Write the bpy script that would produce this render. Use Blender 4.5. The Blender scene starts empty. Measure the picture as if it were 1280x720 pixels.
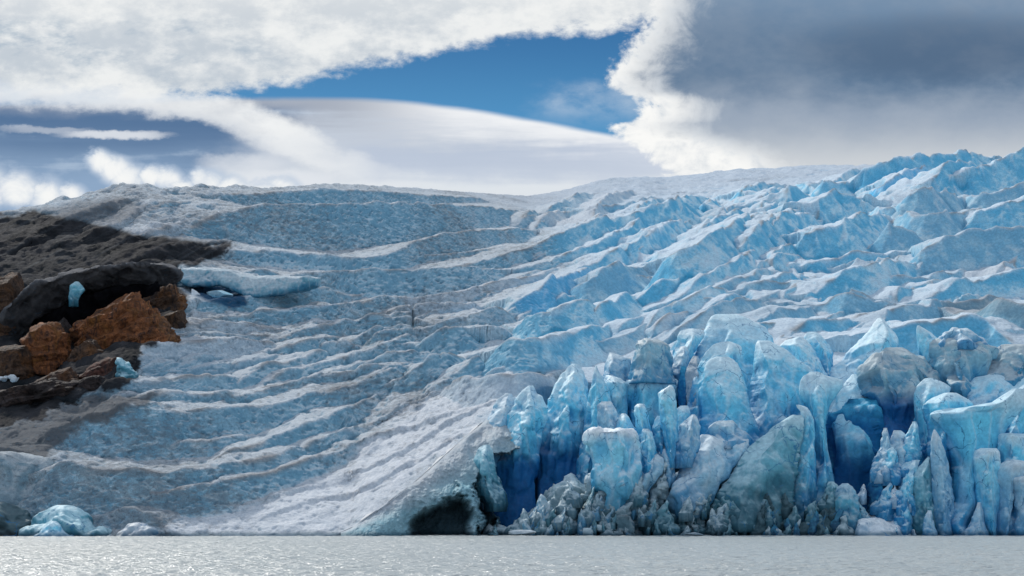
import bpy, math, random
import numpy as np
random.seed(7); rng = np.random.RandomState(7)
F = 1758.0; HOR = 648.0; CAMH = 2.5          # lens constants used to read distances off the survey picture
sc = bpy.context.scene
COL = sc.collection

# ------------------------------------------------------------------ helpers
_perm = np.random.RandomState(3).permutation(256).astype(np.int32)
_perm = np.concatenate([_perm, _perm])
_g = np.random.RandomState(5).normal(size=(256, 3)).astype(np.float32)
_g /= np.linalg.norm(_g, axis=1)[:, None]

def perlin(x, y, z):
    x = np.asarray(x, np.float32); y = np.asarray(y, np.float32); z = np.asarray(z, np.float32)
    x, y, z = np.broadcast_arrays(x, y, z)
    xi = np.floor(x).astype(np.int32); yi = np.floor(y).astype(np.int32); zi = np.floor(z).astype(np.int32)
    xf = x - xi; yf = y - yi; zf = z - zi
    xi &= 255; yi &= 255; zi &= 255
    u = xf*xf*xf*(xf*(xf*6-15)+10); v = yf*yf*yf*(yf*(yf*6-15)+10); w = zf*zf*zf*(zf*(zf*6-15)+10)
    def c(dx, dy, dz):
        h = _perm[(_perm[(_perm[(xi+dx) & 255] + yi+dy) & 255] + zi+dz) & 255]
        g = _g[h]
        return g[..., 0]*(xf-dx) + g[..., 1]*(yf-dy) + g[..., 2]*(zf-dz)
    def L(a, b, t): return a + (b-a)*t
    return 1.5*L(L(L(c(0,0,0), c(1,0,0), u), L(c(0,1,0), c(1,1,0), u), v),
             L(L(c(0,0,1), c(1,0,1), u), L(c(0,1,1), c(1,1,1), u), v), w)

def fbm(x, y, z, octv=4, gain=.5, ridged=False):
    s = 0; a = 1; t = 0
    for i in range(octv):
        n = perlin(x*2**i + 17.3*i, y*2**i - 9.1*i, z*2**i + 4.7*i)
        if ridged: n = 1 - 2*np.abs(n)
        s = s + a*n; t += a; a *= gain
    return s/t

def facet(x, y, z, seed=0, k=14., two_d=False):
    """near-planar facets with narrow creases (blend of random planes over jittered cells)"""
    x, y, z = np.broadcast_arrays(np.asarray(x, np.float32), np.asarray(y, np.float32), np.asarray(z, np.float32))
    xi = np.floor(x).astype(np.int32); yi = np.floor(y).astype(np.int32); zi = np.floor(z).astype(np.int32)
    num = np.zeros(x.shape, np.float32); den = np.zeros(x.shape, np.float32)
    for dx in (-1, 0, 1):
        for dy in (-1, 0, 1):
            for dz in ((0,) if two_d else (-1, 0, 1)):
                h = _perm[(_perm[(_perm[(xi+dx+seed*7) & 255] + yi+dy) & 255] + (0 if two_d else zi+dz)) & 255]
                j = _g[h]; g = _g[(h+91) & 255]
                px = x-(xi+dx+.5+.42*j[..., 0]); py = y-(yi+dy+.5+.42*j[..., 1])
                pz = 0 if two_d else z-(zi+dz+.5+.42*j[..., 2])
                w = np.exp(-k*np.sqrt(px*px+py*py+pz*pz))
                num += w*(g[..., 0]*px+g[..., 1]*py+(0 if two_d else g[..., 2]*pz)+.5*j[..., 2]); den += w
    return num/den

def sstep(a, b, x):
    t = np.clip((x-a)/(b-a), 0, 1); return t*t*(3-2*t)
def lerp(a, b, t):
    a = np.asarray(a, np.float32); b = np.asarray(b, np.float32); t = np.asarray(t, np.float32)
    return a + (b-a)*t[..., None] if a.ndim and b.ndim and (a.shape[-1] == 3) else a+(b-a)*t
def sd(r, g, b):                                # picture colour -> linear
    def f(c):
        c /= 255.0
        return c/12.92 if c <= .04045 else ((c+.055)/1.055)**2.4
    return (f(r), f(g), f(b))

def mesh_obj(name, verts, quads, mat, col=None, aux=None, smooth=True, tris=None, parent=None):
    me = bpy.data.meshes.new(name)
    verts = np.asarray(verts, np.float32)
    me.vertices.add(len(verts)); me.vertices.foreach_set('co', verts.ravel())
    q = np.asarray(quads, np.int32).reshape(-1, 4) if quads is not None and len(quads) else np.zeros((0, 4), np.int32)
    t = np.asarray(tris, np.int32).reshape(-1, 3) if tris is not None and len(tris) else np.zeros((0, 3), np.int32)
    me.loops.add(q.size + t.size)
    me.loops.foreach_set('vertex_index', np.concatenate([q.ravel(), t.ravel()]))
    me.polygons.add(len(q) + len(t))
    st = np.concatenate([np.arange(len(q))*4, q.size + np.arange(len(t))*3]).astype(np.int32)
    me.polygons.foreach_set('loop_start', st)
    me.polygons.foreach_set('use_smooth', np.full(len(q)+len(t), smooth, bool))
    me.update(calc_edges=True); me.validate()
    if col is not None:
        a = me.attributes.new('tint', 'FLOAT_COLOR', 'POINT')
        c4 = np.ones((len(verts), 4), np.float32); c4[:, :3] = col
        if aux is not None: c4[:, 3] = aux
        a.data.foreach_set('color', c4.ravel())
    me.materials.append(mat)
    o = bpy.data.objects.new(name, me); COL.objects.link(o)
    if parent is not None: o.parent = parent
    return o
def tag(o, label, cat, group=None):
    o['label'] = label; o['category'] = cat; o['kind'] = 'thing'
    if group: o['group'] = group
    return o
def wpt(px, py, D):
    return (np.asarray(px)-640.)/F*D, D, CAMH + (HOR-np.asarray(py))/F*D

# ------------------------------------------------------------------ materials
def newmat(name):
    m = bpy.data.materials.new(name); m.use_nodes = True
    nt = m.node_tree
    for n in list(nt.nodes): nt.nodes.remove(n)
    return m, nt
def nd(nt, typ, **kw):
    n = nt.nodes.new(typ)
    for k, v in kw.items():
        if k.startswith('_'): n.inputs[k[1:].replace('_', ' ')].default_value = v
        else: setattr(n, k, v)
    return n
def ramp(nt, src, a, b, va=0., vb=1.):
    n = nd(nt, 'ShaderNodeMapRange', interpolation_type='SMOOTHSTEP')
    nt.links.new(src, n.inputs[0]); n.inputs[1].default_value = a; n.inputs[2].default_value = b
    n.inputs[3].default_value = va; n.inputs[4].default_value = vb
    return n.outputs[0]
def mixc(nt, f, a, b, mode='MIX'):
    n = nd(nt, 'ShaderNodeMix', data_type='RGBA', blend_type=mode)
    for s, v in ((n.inputs[0], f), (n.inputs[6], a), (n.inputs[7], b)):
        if hasattr(v, 'links'): nt.links.new(v, s)
        elif isinstance(v, tuple): s.default_value = (*v, 1)
        else: s.default_value = v
    return n.outputs[2]
def math_(nt, op, a, b=None):
    n = nd(nt, 'ShaderNodeMath', operation=op)
    for s, v in ((n.inputs[0], a), (n.inputs[1], b)):
        if v is None: continue
        if hasattr(v, 'links'): nt.links.new(v, s)
        else: s.default_value = v
    return n.outputs[0]
def noise(nt, vec, scale, detail=4, rough=.55, dist=0., stretch=None):
    if stretch:
        mp = nd(nt, 'ShaderNodeMapping'); mp.inputs['Scale'].default_value = stretch
        nt.links.new(vec, mp.inputs[0]); vec = mp.outputs[0]
    n = nd(nt, 'ShaderNodeTexNoise'); nt.links.new(vec, n.inputs['Vector'])
    n.inputs['Scale'].default_value = scale; n.inputs['Detail'].default_value = detail
    n.inputs['Roughness'].default_value = rough; n.inputs['Distortion'].default_value = dist
    return n.outputs[0]

def ice_material(name, sss, grit, bump_d, spec=.3, rough=.5, cracks=0.):
    m, nt = newmat(name)
    geo = nd(nt, 'ShaderNodeNewGeometry'); P = geo.outputs['Position']
    at = nd(nt, 'ShaderNodeAttribute', attribute_name='tint')
    col = at.outputs['Color']; dirt = at.outputs['Alpha']        # alpha carries how dirty the surface is
    nA = noise(nt, P, .35, 5, .6); nB = noise(nt, P, 1.7, 6, .65); nC = noise(nt, P, 5.5, 4, .7)
    col = mixc(nt, 1., col, mixc(nt, nA, (.80, .84, .88), (1.2, 1.17, 1.13)), 'MULTIPLY')
    col = mixc(nt, 1., col, mixc(nt, ramp(nt, nB, .3, .7), (.80, .83, .86), (1.14, 1.13, 1.12)), 'MULTIPLY')
    # small melt pits, deeper blue inside
    pv = noise(nt, P, 1.25, 3, .6, .4)
    pit = math_(nt, 'MULTIPLY', ramp(nt, pv, .585, .66), math_(nt, 'MULTIPLY', ramp(nt, dirt, .05, .6), .48*grit))
    col = mixc(nt, pit, col, (.06, .19, .30))
    # grit and dust carried on the surface
    d1 = noise(nt, P, .55, 7, .72, .6, (1, .45, 1.8))
    d2 = math_(nt, 'MULTIPLY', ramp(nt, math_(nt, 'ADD', math_(nt, 'MULTIPLY', dirt, .28), d1), .60, .80), math_(nt, 'MULTIPLY', ramp(nt, dirt, .0, .12), .52*grit))
    col = mixc(nt, d2, col, (.17, .175, .185))
    d3 = math_(nt, 'MULTIPLY', ramp(nt, math_(nt, 'ADD', math_(nt, 'MULTIPLY', dirt, .12), nC), .58, .72), math_(nt, 'MULTIPLY', ramp(nt, dirt, .0, .12), .45*grit))
    col = mixc(nt, d3, col, (.12, .12, .125))
    sz = nd(nt, 'ShaderNodeSeparateXYZ'); nt.links.new(P, sz.inputs[0])
    wet = math_(nt, 'ADD', sz.outputs[2], math_(nt, 'MULTIPLY', nA, -.9))            # splash line just above the lake
    col = mixc(nt, 1., col, mixc(nt, ramp(nt, wet, -.35, .45), (.30, .38, .43), (1., 1., 1.)), 'MULTIPLY')
    if cracks:
        wob = nd(nt, 'ShaderNodeTexNoise'); nt.links.new(P, wob.inputs['Vector']); wob.inputs['Scale'].default_value = .5; wob.inputs['Detail'].default_value = 4
        av = nd(nt, 'ShaderNodeVectorMath', operation='MULTIPLY_ADD'); nt.links.new(wob.outputs['Color'], av.inputs[0]); av.inputs[1].default_value = (2.6, 2.6, 2.6); nt.links.new(P, av.inputs[2])
        vo = nd(nt, 'ShaderNodeTexVoronoi', feature='DISTANCE_TO_EDGE'); nt.links.new(av.outputs[0], vo.inputs['Vector']); vo.inputs['Scale'].default_value = .23
        ck = math_(nt, 'MULTIPLY', ramp(nt, vo.outputs['Distance'], .004, .022, 1., 0.), math_(nt, 'MULTIPLY', ramp(nt, nA, .45, .6), cracks))
        col = mixc(nt, ck, col, (.02, .16, .34))
    bs = nd(nt, 'ShaderNodeBsdfPrincipled')
    nt.links.new(col, bs.inputs['Base Color'])
    nt.links.new(ramp(nt, nB, .25, .75, rough-.12, rough+.15), bs.inputs['Roughness'])
    bs.inputs['Specular IOR Level'].default_value = spec
    if sss:
        bs.subsurface_method = 'RANDOM_WALK'
        bs.inputs['Subsurface Weight'].default_value = sss
        bs.inputs['Subsurface Radius'].default_value = (.25, .7, 1.0)
        bs.inputs['Subsurface Scale'].default_value = 1.0
    hb = math_(nt, 'ADD', math_(nt, 'MULTIPLY', nB, .7), math_(nt, 'MULTIPLY', nC, .3))
    hb = math_(nt, 'SUBTRACT', hb, math_(nt, 'MULTIPLY', pit, .5))
    bp = nd(nt, 'ShaderNodeBump'); bp.inputs['Strength'].default_value = 1.; bp.inputs['Distance'].default_value = bump_d
    nt.links.new(hb, bp.inputs['Height']); nt.links.new(bp.outputs[0], bs.inputs['Normal'])
    out = nd(nt, 'ShaderNodeOutputMaterial'); nt.links.new(bs.outputs[0], out.inputs[0])
    return m
M_GLAC = ice_material('glacier_ice', 0, 1.0, .35, .03, .8)
M_ICE = ice_material('serac_ice', .0, .18, .12, .2, .55, .8)
M_RUB = ice_material('rubble_ice', 0, .25, .3, .2, .6)

def rock_material():
    m, nt = newmat('stained_rock')
    P = nd(nt, 'ShaderNodeNewGeometry').outputs['Position']
    at = nd(nt, 'ShaderNodeAttribute', attribute_name='tint'); col = at.outputs['Color']; al = at.outputs['Alpha']
    n1 = noise(nt, P, .22, 6, .65, .8, (1, 1, 1)); n2 = noise(nt, P, 1.3, 6, .7, .5); n3 = noise(nt, P, .5, 7, .7, 1.2, (1.6, 1, .5))
    col = mixc(nt, math_(nt, 'MULTIPLY', ramp(nt, n1, .48, .64), al), col, (.26, .105, .026))       # ochre stain
    col = mixc(nt, math_(nt, 'MULTIPLY', ramp(nt, n3, .5, .62), .75), col, (.028, .024, .028))      # dark lichen and wet streaks
    col = mixc(nt, 1., col, mixc(nt, ramp(nt, n2, .3, .7), (.5, .5, .52), (1.35, 1.3, 1.25)), 'MULTIPLY')
    bs = nd(nt, 'ShaderNodeBsdfPrincipled'); nt.links.new(col, bs.inputs['Base Color'])
    bs.inputs['Roughness'].default_value = .75; bs.inputs['Specular IOR Level'].default_value = .3
    bp = nd(nt, 'ShaderNodeBump'); bp.inputs['Distance'].default_value = 1.1; bp.inputs['Strength'].default_value = 1
    nt.links.new(math_(nt, 'ADD', n2, n3), bp.inputs['Height']); nt.links.new(bp.outputs[0], bs.inputs['Normal'])
    out = nd(nt, 'ShaderNodeOutputMaterial'); nt.links.new(bs.outputs[0], out.inputs[0])
    return m
M_ROCK = rock_material()

# ------------------------------------------------------------------ glacier terrain
SKY = np.array([(-200,318),(-100,290),(0,266),(50,258),(75,248),(100,247),(125,240),(160,233),(180,232),(215,236),(260,238),(300,237),(340,236),(400,230),(440,231),(500,234),(560,239),(620,243),(660,245),(690,241),(715,235),(745,227),(770,223),(800,221),(830,223),(860,219),(880,216),(905,214),(920,211),(960,211),(990,208),(1030,207),(1060,207),(1085,207),(1110,205),(1160,203),(1200,201),(1240,199),(1280,194),(1360,186),(1480,175)], float)
DSKY = np.array([(-200,380),(0,410),(180,440),(300,520),(440,640),(620,800),(700,980),(900,1050),(1060,950),(1100,820),(1280,760),(1480,720)], float)
# y of the top of the sea cliff and its distance; where there is no cliff the slope runs into the lake
CLY = np.array([(-200,671),(400,671),(420,668),(440,660),(480,632),(520,602),(560,566),(590,540),(615,520),(640,505),(690,480),(740,478),(800,474),(860,455),(900,440),(960,445),(1040,470),(1100,470),(1160,478),(1220,484),(1300,486),(1480,470)], float)
CLD = np.array([(-200,199),(400,199),(430,201),(480,206),(520,212),(560,219),(600,228),(640,237),(700,248),(800,252),(900,250),(1000,246),(1200,240),(1480,235)], float)

T_BLUE, T_WHITE, T_GREY, T_DIRTY, T_DEEP = range(5)
RIDGES = []
def R(pts, drop, tone=T_BLUE, wb=None, back=1.0):
    """crest polyline (picture x, y), face height in picture px (number or list)."""
    if not hasattr(drop, '__len__'): drop = [drop]*len(pts)
    RIDGES.append((np.array(pts, float), np.minimum(np.array(drop, float)*(1.4 if np.mean([p[0] for p in pts]) < 640 else 1.5), np.array(drop, float)*1.0+(min(9, .5*max(drop)) if np.mean([p[0] for p in pts]) < 640 else 13)), tone, wb, back))
# lower left terraces
R([(-120,560),(-40,563),(0,566),(30,567),(57,574)], 38, T_GREY)
R([(63,590),(75,582),(95,580),(130,588),(170,592),(220,594),(260,588),(310,580),(345,570),(370,562),(397,548),(430,541),(465,530)], [40,48,52,46,38,32,26,24,22,18,16,14,6])
R([(130,624),(178,621),(218,618),(255,608),(303,598),(336,590),(390,578),(430,564),(470,548)], [8,16,22,24,22,18,14,10,4])
R([(40,556),(60,541),(84,532),(111,522),(150,518),(188,507),(205,512),(230,520)], [14,28,40,52,56,60,50,36])
R([(200,520),(239,517),(289,512),(320,510),(360,501),(400,492),(437,482),(480,467),(510,455)], [30,38,36,28,22,20,22,20,8])
R([(195,556),(225,556),(258,556),(289,550),(330,540)], [14,24,24,18,10])
R([(225,590),(260,580),(289,571),(323,558),(356,541),(387,526),(430,512),(470,498)], [10,16,20,22,24,24,22,10])
R([(60,498),(97,490),(148,487),(215,479),(255,472),(290,474)], [10,14,16,16,16,10], T_GREY)
R([(114,521),(148,511),(192,499),(235,497),(260,498),(308,488),(339,488),(371,480),(397,472),(426,463),(480,449)], [10,14,20,20,18,18,18,18,18,16,10])
R([(300,492),(336,487),(380,475),(430,464),(460,456)], [8,14,16,16,8])
# terraces on the left flank
R([(222,341),(232,334),(250,332),(280,335),(300,338),(318,341),(360,343),(413,341),(453,337),(516,336),(580,336),(625,338)], [16,24,28,30,32,32,22,26,30,32,28,10])
R([(250,380),(279,374),(329,370),(350,367),(371,362),(392,362),(424,368),(450,371)], [14,18,22,22,24,24,18,8])
R([(270,398),(318,392),(371,389),(392,385),(424,380),(480,374),(510,371)], [8,14,20,22,22,16,6])
R([(218,414),(239,404),(273,399),(308,407),(355,415)], [8,12,12,12,8], T_WHITE)
R([(350,421),(379,414),(403,413),(424,405),(450,399),(480,395),(505,393)], [12,16,16,16,14,14,8])
R([(195,433),(239,418),(279,420),(324,418),(348,423)], [8,12,12,12,8], T_GREY)
R([(174,445),(192,435),(234,431),(276,428),(313,426),(336,434)], [26,30,24,22,20,14], T_WHITE)
R([(329,446),(355,435),(382,426),(408,424),(425,426)], [10,16,20,18,8])
R([(380,440),(398,431),(413,427),(434,423),(446,428),(454,440)], [8,14,18,18,14,8])
R([(182,464),(213,454),(252,451),(275,452)], [14,20,20,8], T_GREY)
R([(208,469),(239,461),(279,457),(318,453),(352,445)], [8,14,16,16,10], T_GREY)
R([(150,484),(210,480),(239,474),(276,470),(310,475)], [8,16,18,18,10])
R([(297,479),(324,462),(361,458),(392,446),(410,441)], [10,20,22,18,8])
R([(334,484),(350,470),(379,459),(424,451),(450,442),(480,434),(505,424)], [10,18,18,16,16,14,6])
# middle
R([(395,386),(429,377),(461,374),(495,372),(532,370),(564,367),(590,364),(627,352),(653,346),(693,339),(730,331)], [10,12,10,10,10,10,12,14,12,10,6], T_WHITE)
R([(485,390),(516,381),(564,380),(600,382)], [8,12,12,6], T_WHITE)
R([(392,412),(434,400),(479,396),(511,395)], [12,18,20,22])
R([(438,427),(453,417),(477,413),(511,410)], [14,18,20,20])
R([(455,437),(466,426),(477,417),(512,414)], [8,18,24,20])
R([(519,420),(542,404),(585,395),(619,391),(637,393)], [14,18,28,24,10], T_GREY)
R([(521,432),(548,417),(571,408),(576,411)], [14,24,26,22])
R([(395,461),(447,443),(487,433),(511,421)], [10,18,20,18])
R([(456,458),(487,443),(511,439),(534,441)], [12,20,20,10])
R([(395,474),(434,462),(474,463),(505,461)], [16,22,24,12])
R([(395,496),(429,483),(461,478),(490,468),(503,462)], [18,24,26,18,8])
R([(500,480),(516,465),(537,454),(558,451),(583,451)], [14,26,28,24,8])
R([(546,487),(569,472),(582,456),(590,441),(596,440),(602,450),(607,460)], [8,14,20,26,26,20,10])
R([(600,473),(614,457),(630,459),(641,468)], [10,20,16,8], T_GREY)
R([(620,440),(630,434),(664,432),(700,421),(722,411),(745,409),(768,412)], [22,34,34,26,26,22,8])
R([(644,411),(660,401),(675,394),(705,384),(726,379),(740,385),(747,392)], [10,22,28,36,36,30,14])
R([(732,411),(745,398),(760,387),(786,376),(800,372)], [10,20,22,20,8])
R([(630,389),(653,372),(690,356),(720,346),(740,338)], [8,20,26,20,8], T_DEEP)
R([(772,419),(785,405),(802,399),(818,403)], [8,18,20,10])
R([(700,428),(740,428),(775,424),(800,410),(830,392),(860,380)], [8,14,14,14,14,8], T_GREY)
R([(805,415),(825,398),(835,388),(850,384),(868,378)], [10,18,20,18,8])
R([(828,400),(845,385),(866,374),(890,366),(905,364)], [8,18,20,18,8])
R([(852,410),(872,394),(895,384),(925,376),(950,372)], [10,14,14,12,8], T_GREY)
R([(555,488),(575,474),(590,470),(631,468),(660,471),(690,464)], [6,16,20,22,18,8], T_WHITE)
# fold lines in the white slope
R([(390,552),(436,533),(454,526),(500,510),(560,492)], [3.6,4.5,4.5,3.6,2.2], T_WHITE)
R([(400,588),(454,556),(508,531),(555,518),(600,508)], [3.6,4.5,5.4,4.5,2.2], T_WHITE)
R([(440,594),(508,563),(555,528),(617,502)], [2.7,4.0,4.5,2.7], T_WHITE)
R([(350,640),(400,622),(450,610),(500,590),(560,552)], [2.2,3.6,4.0,4.0,2.2], T_WHITE)
R([(190,655),(250,640),(320,630),(370,612),(420,604)], [2.7,4.0,4.0,3.6,1.8], T_WHITE)
R([(130,648),(160,640),(190,644),(200,660)], [8,14,16,6], T_GREY)
# upper left
R([(85,304),(110,295),(148,283),(175,262),(185,256)], [6,9,10,8,4], T_WHITE)
R([(160,300),(205,290),(240,277),(262,268)], [6,10,12,6], T_WHITE)
R([(190,262),(202,257),(235,254),(269,259),(290,258)], [8,14,16,14,6])
R([(228,290),(262,275),(289,263),(336,257),(390,256),(430,255),(472,254),(544,254),(602,259),(655,266)], [8,18,30,38,42,46,46,36,22,6])
R([(290,314),(353,313),(400,320),(430,323),(483,323),(501,314),(523,301),(559,294),(602,288),(665,287)], [10,14,14,14,16,20,24,24,18,6])
R([(130,345),(180,320),(235,305),(290,304)], [10,14,14,6], T_DIRTY)
R([(40,300),(90,270),(130,258),(165,252)], [8,14,14,6], T_DIRTY)
R([(270,246),(330,242),(400,237),(440,238),(520,243),(600,248)], [6,10,14,14,10,4])
R([(470,330),(530,318),(573,320),(610,315),(650,306)], [6,12,14,12,6])
R([(540,345),(573,336),(624,320),(674,308),(713,284),(747,276),(783,269),(819,260),(847,250),(869,246),(885,250)], [6,10,14,20,28,28,24,28,30,26,10])
R([(640,338),(680,330),(708,319),(763,297),(799,283),(815,284)], [6,12,14,18,20,10])
R([(690,352),(730,335),(763,319),(813,294),(836,278),(860,279)], [6,12,16,20,22,10])
R([(712,364),(730,354),(749,345),(774,337),(802,335)], [12,24,32,32,14], T_GREY)
R([(816,352),(836,328),(858,311),(886,297),(919,283),(947,275),(974,268)], [8,34,48,46,38,26,10])
R([(874,292),(897,278),(919,267),(934,264),(938,270)], [10,18,18,16,8])
R([(902,272),(907,262),(910,260),(913,263),(917,270)], [4,10,12,10,4], T_BLUE)
R([(866,264),(880,251),(895,250)], [8,14,10])
R([(834,279),(852,267),(870,263)], [8,14,10])
R([(788,380),(811,361),(836,351),(870,351)], [8,16,18,8])
R([(855,366),(891,339),(919,325),(958,319),(970,313)], [8,18,18,16,8])
R([(915,318),(947,297),(972,278),(986,269),(1003,268)], [14,30,32,30,14])
R([(920,242),(925,233),(935,232),(945,236)], [8,14,14,8])
R([(945,262),(965,250),(985,240),(1000,236)], [8,14,16,8])
R([(700,262),(760,258),(820,250),(850,245)], [5,6,6,4], T_GREY)
R([(660,268),(720,262),(790,254)], [5,7,5], T_GREY)
# upper right ice fall
R([(1083,213),(1099,201),(1127,197),(1152,195),(1175,192),(1200,190),(1222,189),(1232,195)], [22,26,28,28,24,20,20,14])
R([(1040,231),(1066,215),(1080,212)], [8,14,10])
R([(1088,239),(1127,229),(1149,215),(1172,206)], [8,16,20,14], T_DEEP)
R([(1166,226),(1174,205),(1182,199),(1202,199),(1216,206)], [22,34,38,36,26])
R([(1216,207),(1249,198),(1266,191),(1285,186),(1340,178),(1420,172)], [32,36,38,38,36,30])
R([(1190,237),(1196,221),(1206,215),(1213,224),(1227,236),(1240,238)], [8,22,28,20,10,5])
R([(1023,234),(1038,231),(1052,230),(1068,230),(1081,232)], [12,18,18,16,8])
R([(997,231),(1016,223),(1036,230)], [10,18,10])
R([(980,260),(999,238),(1013,237),(1025,248)], [8,24,24,12])
R([(1022,271),(1043,254),(1063,242),(1075,246)], [14,34,36,22])
R([(1095,249),(1127,240),(1150,240)], [8,16,10])
R([(1119,257),(1143,244),(1166,236),(1182,240),(1200,248)], [14,28,34,28,14], T_GREY)
R([(1198,249),(1232,244),(1260,231),(1285,228),(1350,220)], [10,20,24,24,18], T_GREY)
R([(1088,264),(1104,256),(1125,261)], [10,18,12])
R([(1000,310),(1016,294),(1043,283),(1071,277),(1085,267),(1106,272)], [12,30,36,36,34,16])
R([(958,302),(977,280),(993,269),(1018,269)], [14,28,32,18])
R([(1097,307),(1116,288),(1127,277),(1143,288),(1165,306)], [6,22,32,22,6], T_GREY)
R([(1124,270),(1160,274),(1199,269),(1240,262)], [16,30,28,14], T_GREY)
R([(1200,288),(1227,269),(1249,256),(1266,247),(1285,244),(1350,240)], [12,26,34,38,36,30])
R([(1130,329),(1160,311),(1188,294),(1210,287),(1238,286),(1285,286),(1350,282)], [10,26,38,44,44,42,36], T_GREY)
R([(1008,371),(1043,352),(1071,338),(1099,331),(1140,328)], [8,24,28,28,14])
R([(955,327),(977,311),(1003,308)], [10,16,12])
R([(1016,329),(1052,316),(1077,312),(1106,316)], [8,14,16,10])
R([(955,349),(993,343),(1003,350)], [12,18,10])
R([(1163,371),(1188,354),(1216,352),(1243,341),(1285,335),(1350,325)], [8,18,18,20,22,16])
R([(1075,363),(1116,351),(1156,346),(1200,340)], [5,11,12,8], T_GREY)
R([(1050,376),(1071,366),(1093,373)], [8,14,8], T_GREY)
R([(955,396),(985,387),(1012,383)], [8,12,10], T_GREY)
R([(995,416),(1010,400),(1042,398),(1088,407)], [10,18,18,10])
R([(1018,382),(1060,371),(1090,374),(1107,381)], [10,22,22,12], T_GREY)
R([(1108,404),(1115,391),(1140,382),(1172,379)], [14,22,20,12], T_GREY)
R([(1112,409),(1160,404),(1190,395),(1215,389),(1228,394),(1247,407),(1266,430)], [26,36,40,42,40,36,20])
R([(1223,389),(1247,377),(1260,375),(1285,385),(1340,392)], [26,50,56,52,40], T_DIRTY)
R([(1170,385),(1205,376),(1240,374)], [6,10,8], T_DIRTY)
R([(930,362),(965,352),(1000,358)], [8,14,8], T_GREY)
R([(880,372),(915,358),(950,345),(962,340)], [6,12,12,6], T_GREY)
R([(960,372),(1000,362),(1030,356)], [6,10,8], T_GREY)
R([(1095,352),(1140,338),(1175,330)], [6,10,8], T_GREY)

# smaller fins and steps between the surveyed crests
_rr = np.random.RandomState(4)
for _i in range(260):
    _x = _rr.uniform(150, 1330); _ys = np.interp(_x, SKY[:, 0], SKY[:, 1])
    _yb = 600 if _x < 420 else np.interp(_x, [420, 640, 760, 1300], [560, 470, 430, 430])
    _y = _rr.uniform(_ys+16, _yb)
    if _x < 320 and _y > 320 and _y < 520: continue
    if _x < 600 and _i % 5: continue
    if 395 < _x < 540 and 255 < _y < 325: continue
    _m = np.interp(_x, [150, 420, 600, 700, 900, 1000, 1300], [.02, -.18, -.30, -.55, -.50, -.38, -.30])*_rr.uniform(.5, 1.3)
    _l = _rr.uniform(18, 55)*(1.3 if _x < 600 else 1); _b = _rr.uniform(-.12, .30)
    _n = np.linspace(0, 1, 6)
    _px = _x+(_n-.5)*_l; _py = _y+(_n-.5)*_l*_m-_b*_l*(1-(2*_n-1)**2)*.5+_rr.normal(size=6)*.7
    _dp = _rr.uniform(4, 8) if _x < 620 else _rr.uniform(6, 15)
    R(list(zip(_px, _py)), list(_dp*np.array([.35, .8, 1, 1, .75, .3])), [T_BLUE, T_BLUE, T_GREY, T_WHITE][_rr.randint(4)])
_gx = np.arange(-260, 1620, 1.)
def _sm(tab, r):
    v = np.interp(_gx, tab[:, 0], tab[:, 1]); kk = np.hanning(2*r+3)[1:-1]; kk /= kk.sum()
    return np.convolve(np.pad(v, r, mode='edge'), kk, 'valid')
_tab = (_sm(SKY, 5), _sm(DSKY, 70), _sm(CLY, 14), _sm(CLD, 30))
def base_nodes(px):
    return tuple(np.interp(px, _gx, t) for t in _tab)
def z_base(px, D):
    """height of the smooth glacier surface over plan position (px, D)"""
    ys, ds, yc, dc = base_nodes(px)
    inv = 1/np.maximum(D, 1.); ic = 1/dc; isk = 1/ds
    t = (ic - inv)/(ic - isk)
    y = yc + (ys-yc)*np.clip(t, 0, 1)
    z = CAMH + (HOR-y)/F*D
    zc = CAMH + (HOR-yc)/F*dc
    zf = zc - (dc-D)*4.0                                   # cliff foot
    zf = np.where(yc > 655, zc - (dc-D)*(.5+3.5*sstep(669,655,yc)), zf)
    zf = np.maximum(zf, -3.)
    zs = CAMH + (HOR-ys)/F*ds
    zback = zs + (D-ds)*.03
    z = np.where(D < dc, zf, z)
    return np.where(D > ds, zback, z)

def ms_left(ix, iy):                               # smooth snow tongue at lower centre
    return sstep(250, 340, ix)*sstep(660, 560, ix)*sstep(0, 60, iy-(760-.42*ix))

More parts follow.
